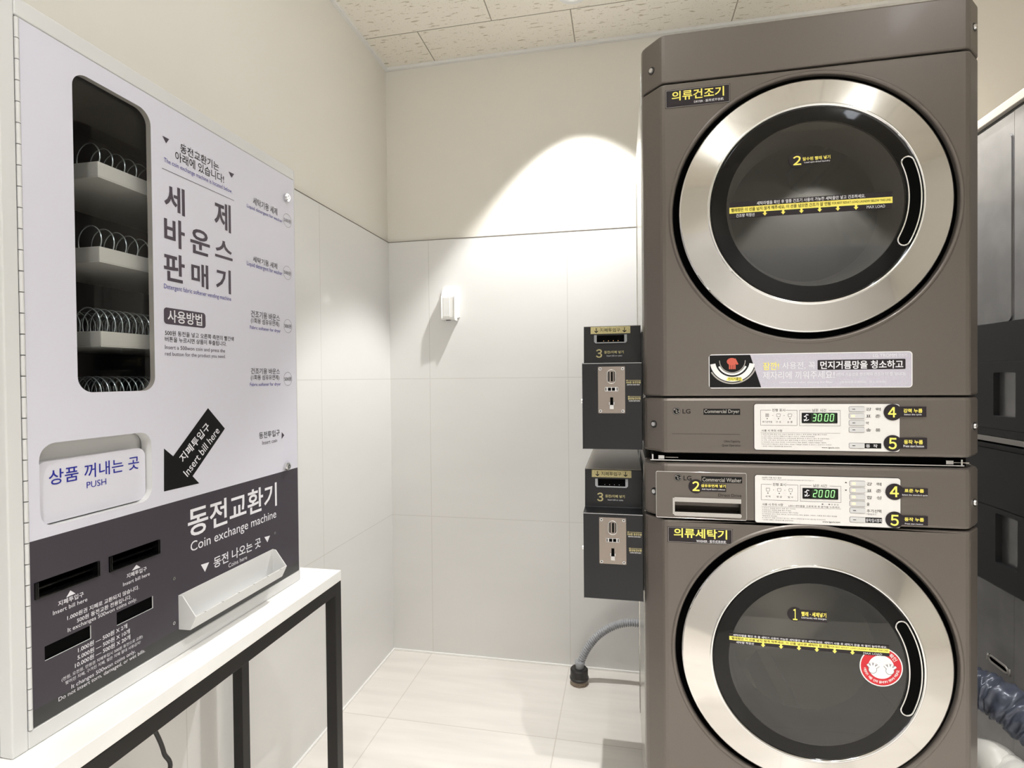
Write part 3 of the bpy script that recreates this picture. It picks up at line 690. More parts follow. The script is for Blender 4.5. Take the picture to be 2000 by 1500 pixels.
def control_panel(parent, dryer, a0, z0, a1, z1):
    """white panel; positions inside it are fractions of its width and height"""
    P = PD; W_, H_ = a1 - a0, z1 - z0
    def fa(x): return a0 + x * W_
    def fz(y): return z1 - y * H_
    ht = 0.0016
    b = MB(); b.prism(rrect(a0 - 0.0012, z0 - 0.0012, a1 + 0.0012, z1 + 0.0012, 0.0062), P, 0.0, 0.0006, 'black')
    b.prism(rrect(a0, z0, a1, z1, 0.0052), P, 0.0007, ht, 'panel')
    def tx(t, x0, x1, y0, y1, m='ink_black', bold=0.0, dh=0.0003): b.text(t, P, fa(x0), fz(y1), fa(x1), fz(y0), m, ht + dh, bold)
    def lines(x0, y0, x1, y1, gx0, gx1):
        t = 0.0003
        for q in ((x0, y1, x1, y1), (x0, y0, gx0, y0), (gx1, y0, x1, y0)): rect(b, P, fa(q[0]), fz(q[1]) - t, fa(q[2]), fz(q[3]) + t, ht + 0.0003, 'ink_grey')
        for x in (x0, x1): rect(b, P, fa(x) - t, fz(y1), fa(x) + t, fz(y0), ht + 0.0003, 'ink_grey')
    dy = 0.0 if dryer else 0.055
    lines(0.045, 0.135 + dy, 0.305, 0.465 + dy, 0.12, 0.225); tx('진행 표시', 0.128, 0.22, 0.105 + dy, 0.165 + dy)
    lines(0.322, 0.135 + dy, 0.603, 0.467 + dy, 0.40, 0.525); tx('남은 시간', 0.412, 0.508, 0.105 + dy, 0.165 + dy)
    for i, t in enumerate(('배기관막힘', '건 조', '송 풍') if dryer else ('세 탁', '헹 굼', '탈 수')):
        x = 0.093 + i * 0.0805; b.sheet(circ(fa(x), fz(0.32 + dy), 0.0011, 12), P, ht + 0.0003, 'ink_black')
        wd = 0.034 if len(t) > 4 else 0.019; tx(t, x - wd, x + wd, 0.37 + dy, 0.41 + dy, 'ink_grey')
        q = [(x - .014, .225), (x - .008, .21), (x, .222), (x + .008, .21), (x + .014, .225), (x + .010, .28), (x - .010, .28)]
        if dryer and i == 0:
            for k in range(5): rect(b, P, fa(x - .013), fz(.215 + k * .016 + dy) - .0003, fa(x + .013), fz(.215 + k * .016 + dy) + .0003, ht + .0003, 'ink_grey')
        else:
            for (xa, ya), (xb, yb) in zip(q, q[1:] + q[:1]):
                p0 = Vector((fa(xa), fz(ya + dy))); p1 = Vector((fa(xb), fz(yb + dy))); nn = (p1 - p0).normalized(); nn = Vector((-nn.y, nn.x)) * 0.0003
                b.sheet([tuple(p0 + nn), tuple(p1 + nn), tuple(p1 - nn), tuple(p0 - nn)], P, ht + 0.0003, 'ink_grey')
        if i < 2: b.sheet(circ(fa(x + 0.04), fz(0.25 + dy), 0.0006, 10), P, ht + 0.0003, 'ink_black')
    tx('사용 시 주의 사항', 0.052, 0.20, 0.555 + dy * .6, 0.605 + dy * .6)
    rect(b, P, fa(0.045), fz(0.625 + dy * .6) - 0.0002, fa(0.603), fz(0.625 + dy * .6) + 0.0002, ht + 0.0003, 'ink_grey')
    if dryer: rows = (('1) 동작 중 문을 열면 건조 성능이 떨어질 수 있으니, 동작 중에는 문을 열지 마세요.', .515), ('2) 고온 건조 시 도어나 제품이 뜨거울 수 있으니, 사용에 주의하세요.', .43), ('3) 젖은 의류는 강건을 말리거나 건조성능을 떨어뜨릴 수 있으니, 탈수 후 사용하세요.', .53), ('4) 가죽, 고무, 실크, 면기모의 옷은 열에 손상될 수 있으니, 사용에 주의하세요.', .485), ('5) 자연섬유 모시, 린넨, 레이온, 드라이크리닝 세제, 솔벤트, 식용유(식품용 기름류),', .51), ('   자동차(화학기름)등이 묻은 의류는 화재나 폭발을 유발할 수 있으니, 건조하지 마세요.', .545), ('* 상세한 내용은 사용설명서를 참조하세요.', .27))
    else: rows = (('1) 운전이 종료될 때까지 문을 열지 마세요.', .29), ('2) 문잠김이 해제된 문을 열어 주세요.', .26), ('3) 동작 중에 세탁물을 추가하거나 빼지 마세요.', .31), ('4) 자연섬유 모시, 린넨, 레이온, 드라이크리닝 세제, 솔벤트, 식용유, 식품용 등이 묻은 옷감을', .575), ('   세탁하지 마세요.', .16), ('5) 어린이가 제품 주위에서 놀거나, 세탁기 내부에 들어가지 않도록 주의하세요.', .50), ('* 상세한 내용은 사용설명서를 참조하세요.', .275))
    for i, (t, x1) in enumerate(rows): y = 0.645 + dy * .6 + i * (0.0435 if dryer else 0.041); tx(t, 0.05, x1, y, y + 0.026, 'ink_grey')
    tx('www.lgecls.com', 0.475, 0.597, 0.915, 0.955, 'ink_black', 0.004)
    if not dryer:
        tx('500원×거품 제거 동작', 0.05, 0.19, 0.035, 0.062); tx('거품은 세탁 종료에 제한 시간을 늘려주며 이후에 동작해주세요를 상황 초과 되었습니다.', 0.05, 0.42, 0.078, 0.100, 'ink_grey')
        tx('LED=세탁물을 고르게 편 후 동작을 누르세요.', 0.24, 0.598, 0.605, 0.645, 'ink_grey'); tx('●──● 문 잠 김', 0.47, 0.585, 0.555, 0.585, 'ink_grey')
        for y, s in ((0.12, 1), (0.255, -1)): b.sheet([(fa(0.628), fz(y)), (fa(0.645), fz(y)), (fa(0.6365), fz(y) + 0.0028 * s)], P, ht + 0.0003, 'ink_black')
    # keys
    rowsk = (('강  력', 0.11), ('표  준', 0.255), ('약', 0.40), ('송  풍', 0.545)) if dryer else (('강  력', 0.125), ('표  준', 0.262), ('합  성', 0.399), ('울', 0.536), ('추가선택', 0.673))
    for i, (t, y) in enumerate(rowsk):
        wd = {1: 0.02, 4: 0.098}.get(len(t), 0.072); tx(t, 0.776, 0.776 + wd, y - 0.03, y + 0.036)
    if not dryer: tx('*알림코스', 0.776, 0.842, 0.725, 0.757, 'ink_grey')
    yk = 0.88 if dryer else 0.862
    a_, c_ = fa(0.767), fa(0.878); b.sheet([(a_, fz(yk + 0.055)), (c_, fz(yk + 0.055)), (c_, fz(yk - 0.055)), (a_, fz(yk - 0.055))], P, ht + 0.0003, 'ink_black')
    tx('동  작' if dryer else '동작/일시정지', 0.776 if dryer else 0.771, 0.853 if dryer else 0.874, yk - 0.033, yk + 0.038, 'ink_white', 0.008, 0.0006)
    cp = b.build('control_panel', parent)
    keys = [y for _, y in rowsk] + [yk]
    for i, y in enumerate(keys):
        k = MB(); q = rrect(fa(0.6625), fz(y + 0.05), fa(0.766), fz(y - 0.05), 0.0022)
        k.prism(rrect(fa(0.6610), fz(y + 0.056), fa(0.7675), fz(y - 0.056), 0.0026), P, ht, ht + 0.0004, 'ink_grey'); k.prism(q, P, ht, ht + 0.0014, 'button')
        lit = (i == 1) if dryer else (i < 4)
        if lit: k.sheet(rrect(fa(0.676), fz(y + 0.022), fa(0.70), fz(y - 0.022), 0.0015), P, ht + 0.0017, 'lamp')
        else: rect(k, P, fa(0.683), fz(y + 0.006), fa(0.703), fz(y - 0.006), ht + 0.0017, 'ink_black')
        k.build('button', cp)
    s = MB(); y0, y1 = 0.19 + dy, 0.41 + dy
    s.prism(rrect(fa(0.337), fz(y1), fa(0.583), fz(y0), 0.001), P, ht, ht + 0.0012, 'gloss_black')
    rect(s, P, fa(0.401), fz(y1 - 0.02), fa(0.570), fz(y0 + 0.02), ht + 0.0014, 'seg_off')
    for i, ch in enumerate('3000' if dryer else '2000'):
        x = 0.410 + (0, 0.038, 0.083, 0.121)[i]
        seg_digit(s, P, fa(x), fz(y1 - 0.045), 0.0060, 0.0146, ch, ht + 0.0017, 'seg')
    # small white hand-and-coin mark left of the figures
    x = 0.366; zc = fz((y0 + y1) / 2)
    s.tube([P.P(fa(x) + dx, zc + dz, ht + 0.0012) for dx, dz in ((0.0045, 0.0062), (0.001, 0.0072), (-0.001, 0.004), (0.0012, 0.0), (-0.0005, -0.004), (-0.004, -0.0065))], 0.0011, 'ink_white', 6)
    s.tube([P.P(fa(x) + dx, zc + dz, ht + 0.0012) for dx, dz in ((-0.0045, -0.003), (0.001, -0.006), (0.0055, -0.0035))], 0.0008, 'ink_white', 6)
    s.sheet(circ(fa(x) - 0.003, zc + 0.003, 0.0014, 12), P, ht + 0.0015, 'ink_white')
    s.build('display', cp)
    return cp

def logo(mb, P, c, r, lg):
    a, z = P.px(*c)
    mb.sheet(circ(a, z, r), P, 0.0004, 'ink_black'); ringpoly(mb, P, a, z, r * 0.80, r * 0.88, 0.0006, 'strip', 32)
    rect(mb, P, a - r * 0.10, z - r * 0.45, a + r * 0.04, z + r * 0.45, 0.0007, 'strip'); rect(mb, P, a - r * 0.10, z - r * 0.45, a + r * 0.35, z - r * 0.33, 0.0007, 'strip')
    rect(mb, P, a + r * 0.3, z - r * 0.06, a + r * 0.8, z + r * 0.06, 0.0007, 'strip'); mb.sheet(circ(a - r * 0.42, z + r * 0.38, r * 0.14, 12), P, 0.0007, 'strip')
    mb.tpx('LG', P, *lg, 'ink_black', 0.0005, 0.012)

def max_load(mb, P, dark, yel, lines, arrows, ah):
    """banner across the glass: a dark strip, a yellow bar with words and six arrows"""
    def r4(q, m, h, seg=24):
        a0, z0 = P.px(*q[0]); a1, z1 = P.px(*q[1]); rect(mb, P, a0, z0, a1, z1, h, m, seg); return a0, z0, a1, z1
    a0, zb, a1, zt = r4(yel, 'yellow', 0.0015); hb = zt - zb
    rect(mb, P, a0, zb - hb * 0.85, a1, zt + hb * 0.85, 0.0010, 'sticker', 24)
    for (t, lb, rt, m, bold), (k0, k1) in zip(lines, ((1.12, 1.72), (0.2, 0.84), (0.3, 0.72), (-0.72, -0.14), (-0.66, -0.2))):
        mb.text(t, P, P.px(*lb)[0], zb + hb * k0, P.px(*rt)[0], zb + hb * k1, m, 0.0020, bold)
    for u, v in arrows:
        a = P.px(u, v)[0]; z = zb + 0.0005; s_ = 0.0046
        mb.sheet([(a - s_ * .45, z), (a + s_ * .45, z), (a + s_ * .45, z - ah * .45), (a + s_, z - ah * .45), (a, z - ah), (a - s_, z - ah * .45), (a - s_ * .45, z - ah * .45)], P, 0.0016, 'yellow')

def body_panel(parent, z0, z1, cx, cz, name):
    b = MB(); fa0, fa1, fz0, fz1 = shell(b, z0, z1, 'taupe', skip_flat=True)
    R = 0.2905
    b.plate_hole(PD, (fa0, fz0, fa1, fz1), (cx - R, cz - R, cx + R, cz + R), R - 1e-5, 0, 'taupe', k=24)
    b.lathe([(R, 0.0), (0.2875, -0.0032), (0.2845, -0.0036), (0.2815, -0.001), (0.280, 0.006)], cx, cz, D, 'taupe', 128, sharp=False)
    b.lathe([(0.280, 0.006), (0.279, 0.026)], cx, cz, D, 'black', 96); b.lathe([(0.279, 0.026), (0.172, 0.030)], cx, cz, D, 'void', 96)
    return b.build(name, parent)
def drum(parent, cx, cz, m, lifters):
    b = MB(); b.lathe([(0.172, 0.032), (0.235, 0.06), (0.24, 0.10), (0.24, 0.46), (0.22, 0.49), (0.0, 0.50)], cx, cz, D, m, 72, sharp=False); dr = b.build('drum', parent)
    for k in range(3):
        t = radians(lifters + 120 * k); l = MB(); n = 8
        for j in range(1):
            c, s_ = cos(t), sin(t); vs = []
            for y in (0.10, 0.13, 0.42, 0.45):
                hh = 0.045 if y in (0.13, 0.42) else 0.02
                for q, dep in ((-0.045, 0), (-0.016, hh), (0.016, hh), (0.045, 0)):
                    rr = 0.236 - dep; vs.append((cx + c * rr - s_ * q, D + y, cz + s_ * rr + c * q))
            fs = []
            for a in range(3):
                for q in range(3): fs.append((a * 4 + q, a * 4 + q + 1, a * 4 + q + 5, a * 4 + q + 4))
            l.add(vs, fs + [(0, 1, 2, 3), (12, 13, 14, 15)], m)
        l.build('lifter', dr)
    return dr
def side_cab(parent, z0, z1, name='side_cabinet'):
    """sheet steel casing behind the front, open towards the drum"""
    b = MB(); x0, x1, y0, y1 = XL + 0.002, XRT - 0.002, D + 0.070, 2.02
    for q in ((x0, x0 + 0.003, y0, y1, z0, z1), (x1 - 0.003, x1, y0, y1, z0, z1), (x0 + 0.003, x1 - 0.003, y1 - 0.003, y1, z0, z1), (x0 + 0.003, x1 - 0.003, y0, y1 - 0.003, z1 - 0.003, z1), (x0 + 0.003, x1 - 0.003, y0, y1 - 0.003, z0, z0 + 0.003)): b.box(*q, 'galv')
    for y in (D + 0.105, D + 0.13, D + 0.62, D + 0.645): b.box(x0 - 0.0022, x0, y, y + 0.008, z0 + 0.02, z1 - 0.02, 'galv')
    return b.build(name, parent)
def corner_screws(parent, pts):
    for u, v, side in pts:
        # screws sit on the faceted corners of the front
        d_ = ray(u, v); ya = D + 0.03; t = ya / d_.y; c = Vector((d_.x * t, ya, ZC + d_.z * t))
        nx = Vector((-0.67 if side == 'l' else 0.67, -0.74, 0)); e1 = Vector((0.74, -0.67, 0)) if side == 'l' else Vector((0.74, 0.67, 0)); e2 = Vector((0, 0, 1))
        xx = XL + 0.0215 if side == 'l' else XRT - 0.0215
        yy = D + 0.0225
        t = yy / d_.y; c = Vector((xx, yy, ZC + d_.z * t))
        s = MB()
        for r0, h0, r1, h1, m in ((0.0085, 0.0005, 0.0085, 0.0012, 'black'), (0.0058, 0.001, 0.0048, 0.0042, 'screw')):
            n = 18; vs = [c + nx * h + (e1 * cos(2 * pi * k / n) + e2 * sin(2 * pi * k / n)) * r for r, h in ((r0, h0), (r1, h1)) for k in range(n)]
            s.add(vs, [(k, (k + 1) % n, n + (k + 1) % n, n + k) for k in range(n)] + [tuple(range(n, 2 * n))], m)
        s.build('screw', parent)

# ------------------------------------------------------------------ washer (floor) first, dryer on top
WC = (0.3925, 0.588); DC = (0.3925, 1.559)
washer = thing('washing_machine', 'taupe coin washing machine standing on the floor under the dryer', 'washing machine', (0.3905, 1.6, 0))
body_panel(washer, 0.045, 0.876, *WC, 'front_panel')
h0, g0, h1, g1 = PD.px(1317, 1008)[0], PD.px(1317, 1001)[1], PD.px(1447, 1008)[0], PD.px(1447, 976)[1]
b = MB(); q = shell(b, 0.8795, 1.005, 'taupe', skip_flat=True, rnd=0.007)
b.plate_hole(PD, (q[0], q[2], 0.2700, q[3]), (h0, g0, h1, g1), 0.004, 0.032, 'taupe', 'taupe_lip', 6); rect(b, PD, 0.2700, q[2], q[1], q[3], 0, 'taupe')
b.add([(h0 - 0.002, D + 0.022, g1 + 0.002), (h1 + 0.002, D + 0.022, g1 + 0.002), (h1 + 0.002, D + 0.022, g0 + 0.012), (h0 - 0.002, D + 0.022, g0 + 0.012), (h1 + 0.002, D + 0.032, g0 - 0.002), (h0 - 0.002, D + 0.032, g0 - 0.002)], [(0, 1, 2, 3), (3, 2, 4, 5)], 'taupe'); b.build('control_fascia', washer)
b = MB(); b.box(XL + 0.004, XRT - 0.004, D + 0.049, D + 0.069, 0.8765, 0.879, 'black'); b.build('seam', washer)
side_cab(washer, 0.03, 1.0045)
for x in (XL + 0.06, XRT - 0.06):
    for y in (D + 0.1, 1.95):
        f = MB(); n = 16; f.add([(x + 0.022 * cos(2 * pi * k / n), y + 0.022 * sin(2 * pi * k / n), z) for z in (0.0005, 0.03) for k in range(n)], [tuple(range(n)), tuple(range(2 * n - 1, n - 1, -1))] + [(k, (k + 1) % n, n + (k + 1) % n, n + k) for k in range(n)], 'black'); f.build('foot', washer)
drum(washer, *WC, 'drum_steel', -90)
wd = make_door(washer, *WC, False)
a0, z1 = PD.px(1474, 927); a1, z0 = PD.px(1758, 1031)
control_panel(washer, False, 0.2810, 0.8787, 0.5648, 0.9826)
PW = dome_plane(*WC)
# stickers on the glass of the washer
b = MB()
number_badge(b, PW, (1553, 1200), 0.0150, ((1553, 1212), (1616, 1195)), '１', '빨래 · 세제넣기', 'Load laundry with detergent', 0.0012, numbox=((1549, 1211), (1557.5, 1190)), bold=0.004, tb1=((1565.6, 1203.4), (1614, 1198)), tb2=((1565.6, 1208.8), (1614.4, 1208)))
b.build('step_sticker', wd)
b = MB()
max_load(b, PW, ((1425, 1262), (1738, 1257.5)), ((1425, 1250.6), (1738, 1268.6)),
         (('세탁라벨을 확인 후 물 세탁기 사용이 가능한 세탁물만 넣고 세탁하세요. 세탁기 사용 후 세탁기 문을 꼭 열어 놓아주세요.', (1432, 1239), (1733, 1260), 'ink_white', 0.012),
          ('빨래량은 이 선을 넘지 않게 해주세요, 이 선을 넘으면 세탁이 잘 안됨', (1429.4, 1249), (1619.6, 1261.6), 'ink_black', 0.008),
          ('FOR BEST RESULT, LOAD LAUNDRY BELOW THIS LINE.', (1621.6, 1270), (1736, 1273.6), 'ink_black', 0.0),
          ('세탁량 적정선', (1438, 1262), (1472.4, 1258.6), 'ink_white', 0.012), ('MAX LOAD', (1686.6, 1288.4), (1723, 1283), 'ink_white', 0.0)),
         [(1490.6 + 34.9 * i, 1262 + 3 * i) for i in range(6)], 0.0098)
b.build('load_line_sticker', wd)
b = MB(); a, z = PW.px(1722, 1304); R = 0.0405
b.sheet(circ(a, z, R), PW, 0.0002, 'white_print'); b.sheet(circ(a, z, R * 0.945), PW, 0.0004, 'red'); b.sheet(circ(a, z, R * 0.60), PW, 0.0006, 'white_print')
# two warning palms held up side by side
for s_ in (-1, 1):
    pc = (a + s_ * R * 0.40, z - R * 0.16)
    b.sheet(circ(*pc, R * 0.19, 20), PW, 0.0008, 'white_print'); ringpoly(b, PW, *pc, R * 0.18, R * 0.20, 0.0009, 'ink_grey', 20)
    for k, an in enumerate((-50, -18, 12, 42)):
        t = radians(90 + an); e = (pc[0] + cos(t) * R * 0.36, pc[1] + sin(t) * R * 0.36); n_ = (-sin(t) * R * 0.055, cos(t) * R * 0.055)
        st = (pc[0] + cos(t) * R * 0.15, pc[1] + sin(t) * R * 0.15)
        for w_, hh, mm in ((1.35, 0.0008, 'ink_grey'), (0.9, 0.0010, 'white_print')): b.sheet([(st[0] + n_[0] * w_, st[1] + n_[1] * w_), (st[0] - n_[0] * w_, st[1] - n_[1] * w_), (e[0] - n_[0] * w_, e[1] - n_[1] * w_), (e[0] + n_[0] * w_, e[1] + n_[1] * w_)], PW, hh, mm)
    b.sheet(circ(*pc, R * 0.175, 20), PW, 0.0011, 'white_print')
def arc_text(t, r, a_mid, span, size, m):
    n = len(t)
    for i, ch in enumerate(t):
        if ch == ' ': continue
        th = radians(a_mid - span / 2 + span * (i + 0.5) / n); vs, fs, asp = text_mesh(ch, 0.01)
        ex = (-sin(th), cos(th)); ey = (-cos(th), -sin(th)); px_, pz_ = a + r * cos(th), z + r * sin(th)
        b.add([PW.P(px_ + ex[0] * (x - .5) * size + ey[0] * (y - .5) * size, pz_ + ex[1] * (x - .5) * size + ey[1] * (y - .5) * size, 0.0008) for x, y in vs], fs, m)
arc_text('어린이가 제품 안에 들어가지 못하게 하십시오', R * 0.77, 270, 165, R * 0.13, 'white_print')
def arc_top(t, r, th0, step, size):
    for i, ch in enumerate(t):
        th = radians(th0 - step * i); vs, fs, asp = text_mesh(ch, 0.01); ex = (sin(th), -cos(th)); ey = (cos(th), sin(th)); px_, pz_ = a + r * cos(th), z + r * sin(th)
        b.add([PW.P(px_ + ex[0] * (x - .5) * size + ey[0] * (y - .5) * size, pz_ + ex[1] * (x - .5) * size + ey[1] * (y - .5) * size, 0.0008) for x, y in vs], fs, 'white_print')
arc_top('확인', R * 0.77, 52, 16, R * 0.2)
b.build('round_warning_sticker', wd)['label'] = 'round red and white warning sticker'
# detergent drawer front
b = MB(); a0, z0 = 0.0715, 0.8815; a1, z1 = 0.2636, 0.9855
b.plate_hole(PD, (a0 + 0.0005, z0 + 0.0005, a1 - 0.0005, z1 - 0.0005), (h0, g0, h1, g1), 0.004, 0.0012, 'taupe', 'chrome', 6, h=0.0012)
fr = MB(); pts = rrect(a0, z0, a1, z1, 0.003)
fr.tube([PD.P(p[0], p[1], 0.0009) for p in pts + pts[:1]], 0.0008, 'chrome', 6, cap=False)
drw = b.build('detergent_drawer', washer)
fr.build('drawer_edge', drw)
hb = MB(); hb.prism(rrect(h0, g1 - 0.008, h1, g1 + 0.002, 0.001), PD, 0.001, 0.005, 'steel')
hb.prism(rrect(h0 - 0.001, g0 - 0.006, h1 + 0.001, g0 + 0.003, 0.0035), PD, 0.001, 0.004, 'steel'); hb.prism(rrect(h0 - 0.0035, g0 - 0.003, h0 + 0.001, g1, 0.001), PD, 0.001, 0.0028, 'steel')
hb.build('drawer_handle', drw, 0.001)
b = MB(); PX = Plane('F', D - 0.0013)
logo(b, PX, (1324, 932.7), 0.0085, ((1335, 938), (1350.5, 929.5)))
a0, z0 = PX.px(1370, 942); a1, z1 = PX.px(1449.4, 932); rect(b, PX, a0, z0, a1, z1, 0.0004, 'ink_black'); b.tpx('Commercial Washer', PX, (1372, 941), (1448, 933.5), 'strip', 0.0006, 0.012)
b.tpx('Direct Drive', PX, (1403, 969.5), (1448, 965.5), 'ink_black', 0.0004)
number_badge(b, PX, (1359, 949.7), 0.0160, ((1359, 959), (1418, 945.5)), '２', '섬유유연제 넣기', 'Add liquid fabric softener', 0.0010, numbox=((1352, 958.5), (1366, 940)), tb1=((1369, 951), (1417, 946.5)), tb2=((1370.5, 956), (1416.5, 956)))
b.build('drawer_lettering', drw)
b = MB()
number_badge(b, PD, (1746, 960), 0.0172, ((1750, 967.5), (1811, 953.5)), '４', '표준 누름', 'Select the standard cycle', 0.0028, numbox=((1736.5, 970), (1754, 949.5)), tb1=((1765, 961), (1803, 955)), tb2=((1760.5, 967.5), (1810, 966)))
b.build('step_sticker', washer); b = MB()
number_badge(b, PD, (1746, 1014.5), 0.0172, ((1750, 1024), (1811, 1008)), '５', '동작 누름', 'Press start button', 0.0028, numbox=((1737.5, 1026), (1754, 1005)), tb1=((1765, 1017), (1803, 1011)), tb2=((1766, 1023), (1801, 1022)))
b.build('step_sticker', washer)
def name_plate(parent, rc, ko, kl, en, el, name):
    b = MB(); a0, z0 = PD.px(*rc[0]); a1, z1 = PD.px(*rc[1])
    rect(b, PD, a0, z0, a1, z1, 0.0004, 'sticker'); frame_lines(b, PD, a0 + 0.0013, z0 + 0.0013, a1 - 0.0013, z1 - 0.0013, 0.0007, 0.0006, 'strip')
    b.tpx(ko, PD, *kl, 'yellow', 0.0007, 0.018); b.tpx(en, PD, *el, 'ink_white', 0.0007, 0.01); b.build(name, parent)
name_plate(washer, ((1304, 1058.5), (1431, 1033.5)), '의류세탁기', ((1316, 1047.5), (1420, 1037)), 'WASHER · 投币式洗衣机', ((1360, 1059), (1418, 1056)), 'name_sticker')
corner_screws(washer, ((1270, 959, 'l'), (1920, 982, 'r')))

# ---------------- dryer
ZB = 1.027
dryer = thing('clothes_dryer', 'taupe coin clothes dryer stacked on the washing machine', 'dryer', (0.3905, 1.6, ZB - 0.022))
b = MB(); shell(b, ZB, 1.1525, 'taupe', rnd=0.007); b.build('control_fascia', dryer)
body_panel(dryer, 1.1555, 1.8555, *DC, 'front_panel')
b = MB(); shell(b, 1.8585, 1.966, 'taupe', rnd=0.004); b.build('top_panel', dryer)
b = MB(); b.box(XL + 0.004, XRT - 0.004, D + 0.049, D + 0.069, 1.1528, 1.1552, 'black'); b.build('seam', dryer); b = MB(); b.box(XL + 0.004, XRT - 0.004, D + 0.049, D + 0.069, 1.8558, 1.8582, 'black'); b.build('seam', dryer)
side_cab(dryer, ZB + 0.002, 1.965)
drum(dryer, *DC, 'drum_grey', -60)
dd = make_door(dryer, *DC, True)
control_panel(dryer, True, 0.2802, 1.0380, 0.5636, 1.1383)
# stacking kit between the two machines
b = MB(); b.box(XL + 0.02, XRT - 0.03, D + 0.035, D + 0.6, 1.0055, ZB - 0.0005, 'void'); sk = b.build('stacking_kit', dryer)
b = MB(); b.box(XL + 0.012, XRT - 0.045, D + 0.012, D + 0.034, 1.0085, 1.0105, 'chrome'); b.box(XL + 0.016, XL + 0.019, D + 0.014, D + 0.034, 1.0105, 1.022, 'chrome'); b.box(XRT - 0.05, XRT - 0.047, D + 0.014, D + 0.034, 1.0105, 1.022, 'chrome'); b.build('bracket', sk)
for x in (XL + 0.03, XRT - 0.075):
    b = MB(); b.box(x, x + 0.014, D + 0.018, D + 0.030, 1.0107, 1.0195, 'screw'); b.box(x + 0.016, x + 0.045, D + 0.022, D + 0.03, 1.013, 1.0155, 'galv'); b.build('bracket_bolt', sk, 0.001)
b = MB()
logo(b, PD, (1321, 803), 0.0085, ((1333, 807.5), (1348.5, 799)))
b.build('maker_mark', dryer); b = MB(); a0, z0 = PD.px(1374, 810); a1, z1 = PD.px(1445.5, 798.5); rect(b, PD, a0, z0, a1, z1, 0.0004, 'ink_black'); b.tpx('Commercial Dryer', PD, (1375.5, 808.8), (1444, 799.8), 'strip', 0.0006, 0.012)
b.build('model_plate', dryer); b = MB(); a0, z0 = PD.px(1313, 847); a1 = PD.px(1446, 847)[0]
for i in range(60): x = a0 + (a1 - a0) * i / 60; rect(b, PD, x, z0 - 0.0005, x + 0.0013, z0 + 0.0005, 0.0004, 'ink_black')
b.tpx('Ultra Capacity', PD, (1414, 865), (1446, 860), 'ink_black'); b.tpx('Quiet Operation', PD, (1410, 873), (1446, 868), 'ink_black')
b.build('fascia_lettering', dryer)
b = MB()
number_badge(b, PD, (1742.5, 805), 0.0172, ((1746, 814), (1808, 794)), '４', '강력 누름', 'Select the cycle', 0.0028, numbox=((1733, 815), (1749, 795)), tb1=((1763, 806), (1800, 798)), tb2=((1764.5, 811.5), (1798.5, 808)))
b.build('step_sticker', dryer); b = MB()
number_badge(b, PD, (1742.5, 865.5), 0.0172, ((1746, 875.5), (1809.5, 855)), '５', '동작 누름', 'Press start button', 0.0028, numbox=((1734, 877), (1750, 855)), tb1=((1764, 867), (1801, 859)), tb2=((1763, 873), (1803, 869)))
b.build('step_sticker', dryer)
name_plate(dryer, ((1299.5, 213), (1426, 163)), '의류건조기', ((1312, 198), (1414, 168)), 'DRYER · 投币式干衣机', ((1355.5, 201.5), (1413, 190)), 'name_sticker')
corner_screws(dryer, ((1263, 140, 'l'), (1914, 52, 'r'), (1269, 828, 'l'), (1918, 832, 'r')))
# lint filter notice
b = MB(); a0, z0, a1, z1 = 0.1865, 1.1725, 0.5880, 1.2480
NW, NH = a1 - a0, z1 - z0
b.prism(rrect(a0, z0, a1, z1, 0.007), PD, 0.0, 0.0004, 'white_print'); b.sheet(rrect(a0 + 0.0016, z0 + 0.0016, a1 - 0.0016, z1 - 0.0016, 0.006), PD, 0.0006, 'lilac')
def na(x): return a0 + (x - 68) / 1852.0 * NW
def nz(y, x): # the notice rises to the right in the photograph
    k = (x - 68) / 1852.0; top = 55 - 42 * k; bot = 375 - 15 * k
    return z1 - (y - top) / (bot - top) * NH
pic = [(na(75), z1 - 0.0022), (na(465), z1 - 0.0022), (na(568), z0 + 0.0022), (na(75), z0 + 0.0022)]
b.sheet(pic, PD, 0.0008, 'ink_black')
def clip_arc(cx_, cz_, r0, r1, t0, t1, m, h):
    n = 24
    for i in range(n):
        p = [(cx_ + r * cos(radians(t)), cz_ + r * sin(radians(t))) for r, t in ((r0, t0 + (t1 - t0) * i / n), (r1, t0 + (t1 - t0) * i / n), (r1, t0 + (t1 - t0) * (i + 1) / n), (r0, t0 + (t1 - t0) * (i + 1) / n))]
        if all(q[1] > z0 + 0.0022 and q[1] < z1 - 0.0022 and na(77) < q[0] < na(520) for q in p): b.sheet(p, PD, h, m)
pcx, pcz = na(295), z1 - 0.014
clip_arc(pcx, pcz, 0.049, 0.052, 180, 360, 'strip', 0.0010); clip_arc(pcx, pcz, 0.036, 0.047, 190, 350, 'white_print', 0.0010); clip_arc(pcx, pcz, 0.026, 0.0275, 180, 360, 'strip', 0.0010); clip_arc(pcx, pcz, 0.0285, 0.0325, 205, 335, 'white_print', 0.0012)
b.sheet(circ(na(290), nz(120, 290), 0.0105, 20, 0.008), PD, 0.0012, 'skin')
for i in range(4): x = na(262 + i * 17); rect(b, PD, x, nz(192, 280), x + 0.0028, nz(130, 280), 0.0013, 'skin')
x = na(335); b.sheet([(x, nz(150, 335)), (x + 0.004, nz(145, 335)), (x - 0.002, nz(90, 335)), (x - 0.008, nz(95, 335))], PD, 0.0013, 'skin')
b.sheet([(na(235), nz(300, 235)), (na(393), nz(300, 393)), (na(380), nz(268, 380)), (na(250), nz(268, 250))], PD, 0.0014, 'yellow')
def nt(t, x0, x1, y0, y1, m, bold=0.0, h=0.0010): b.text(t, PD, na(x0), nz(y1, (x0 + x1) / 2), na(x1), nz(y0, (x0 + x1) / 2), m, h, bold)
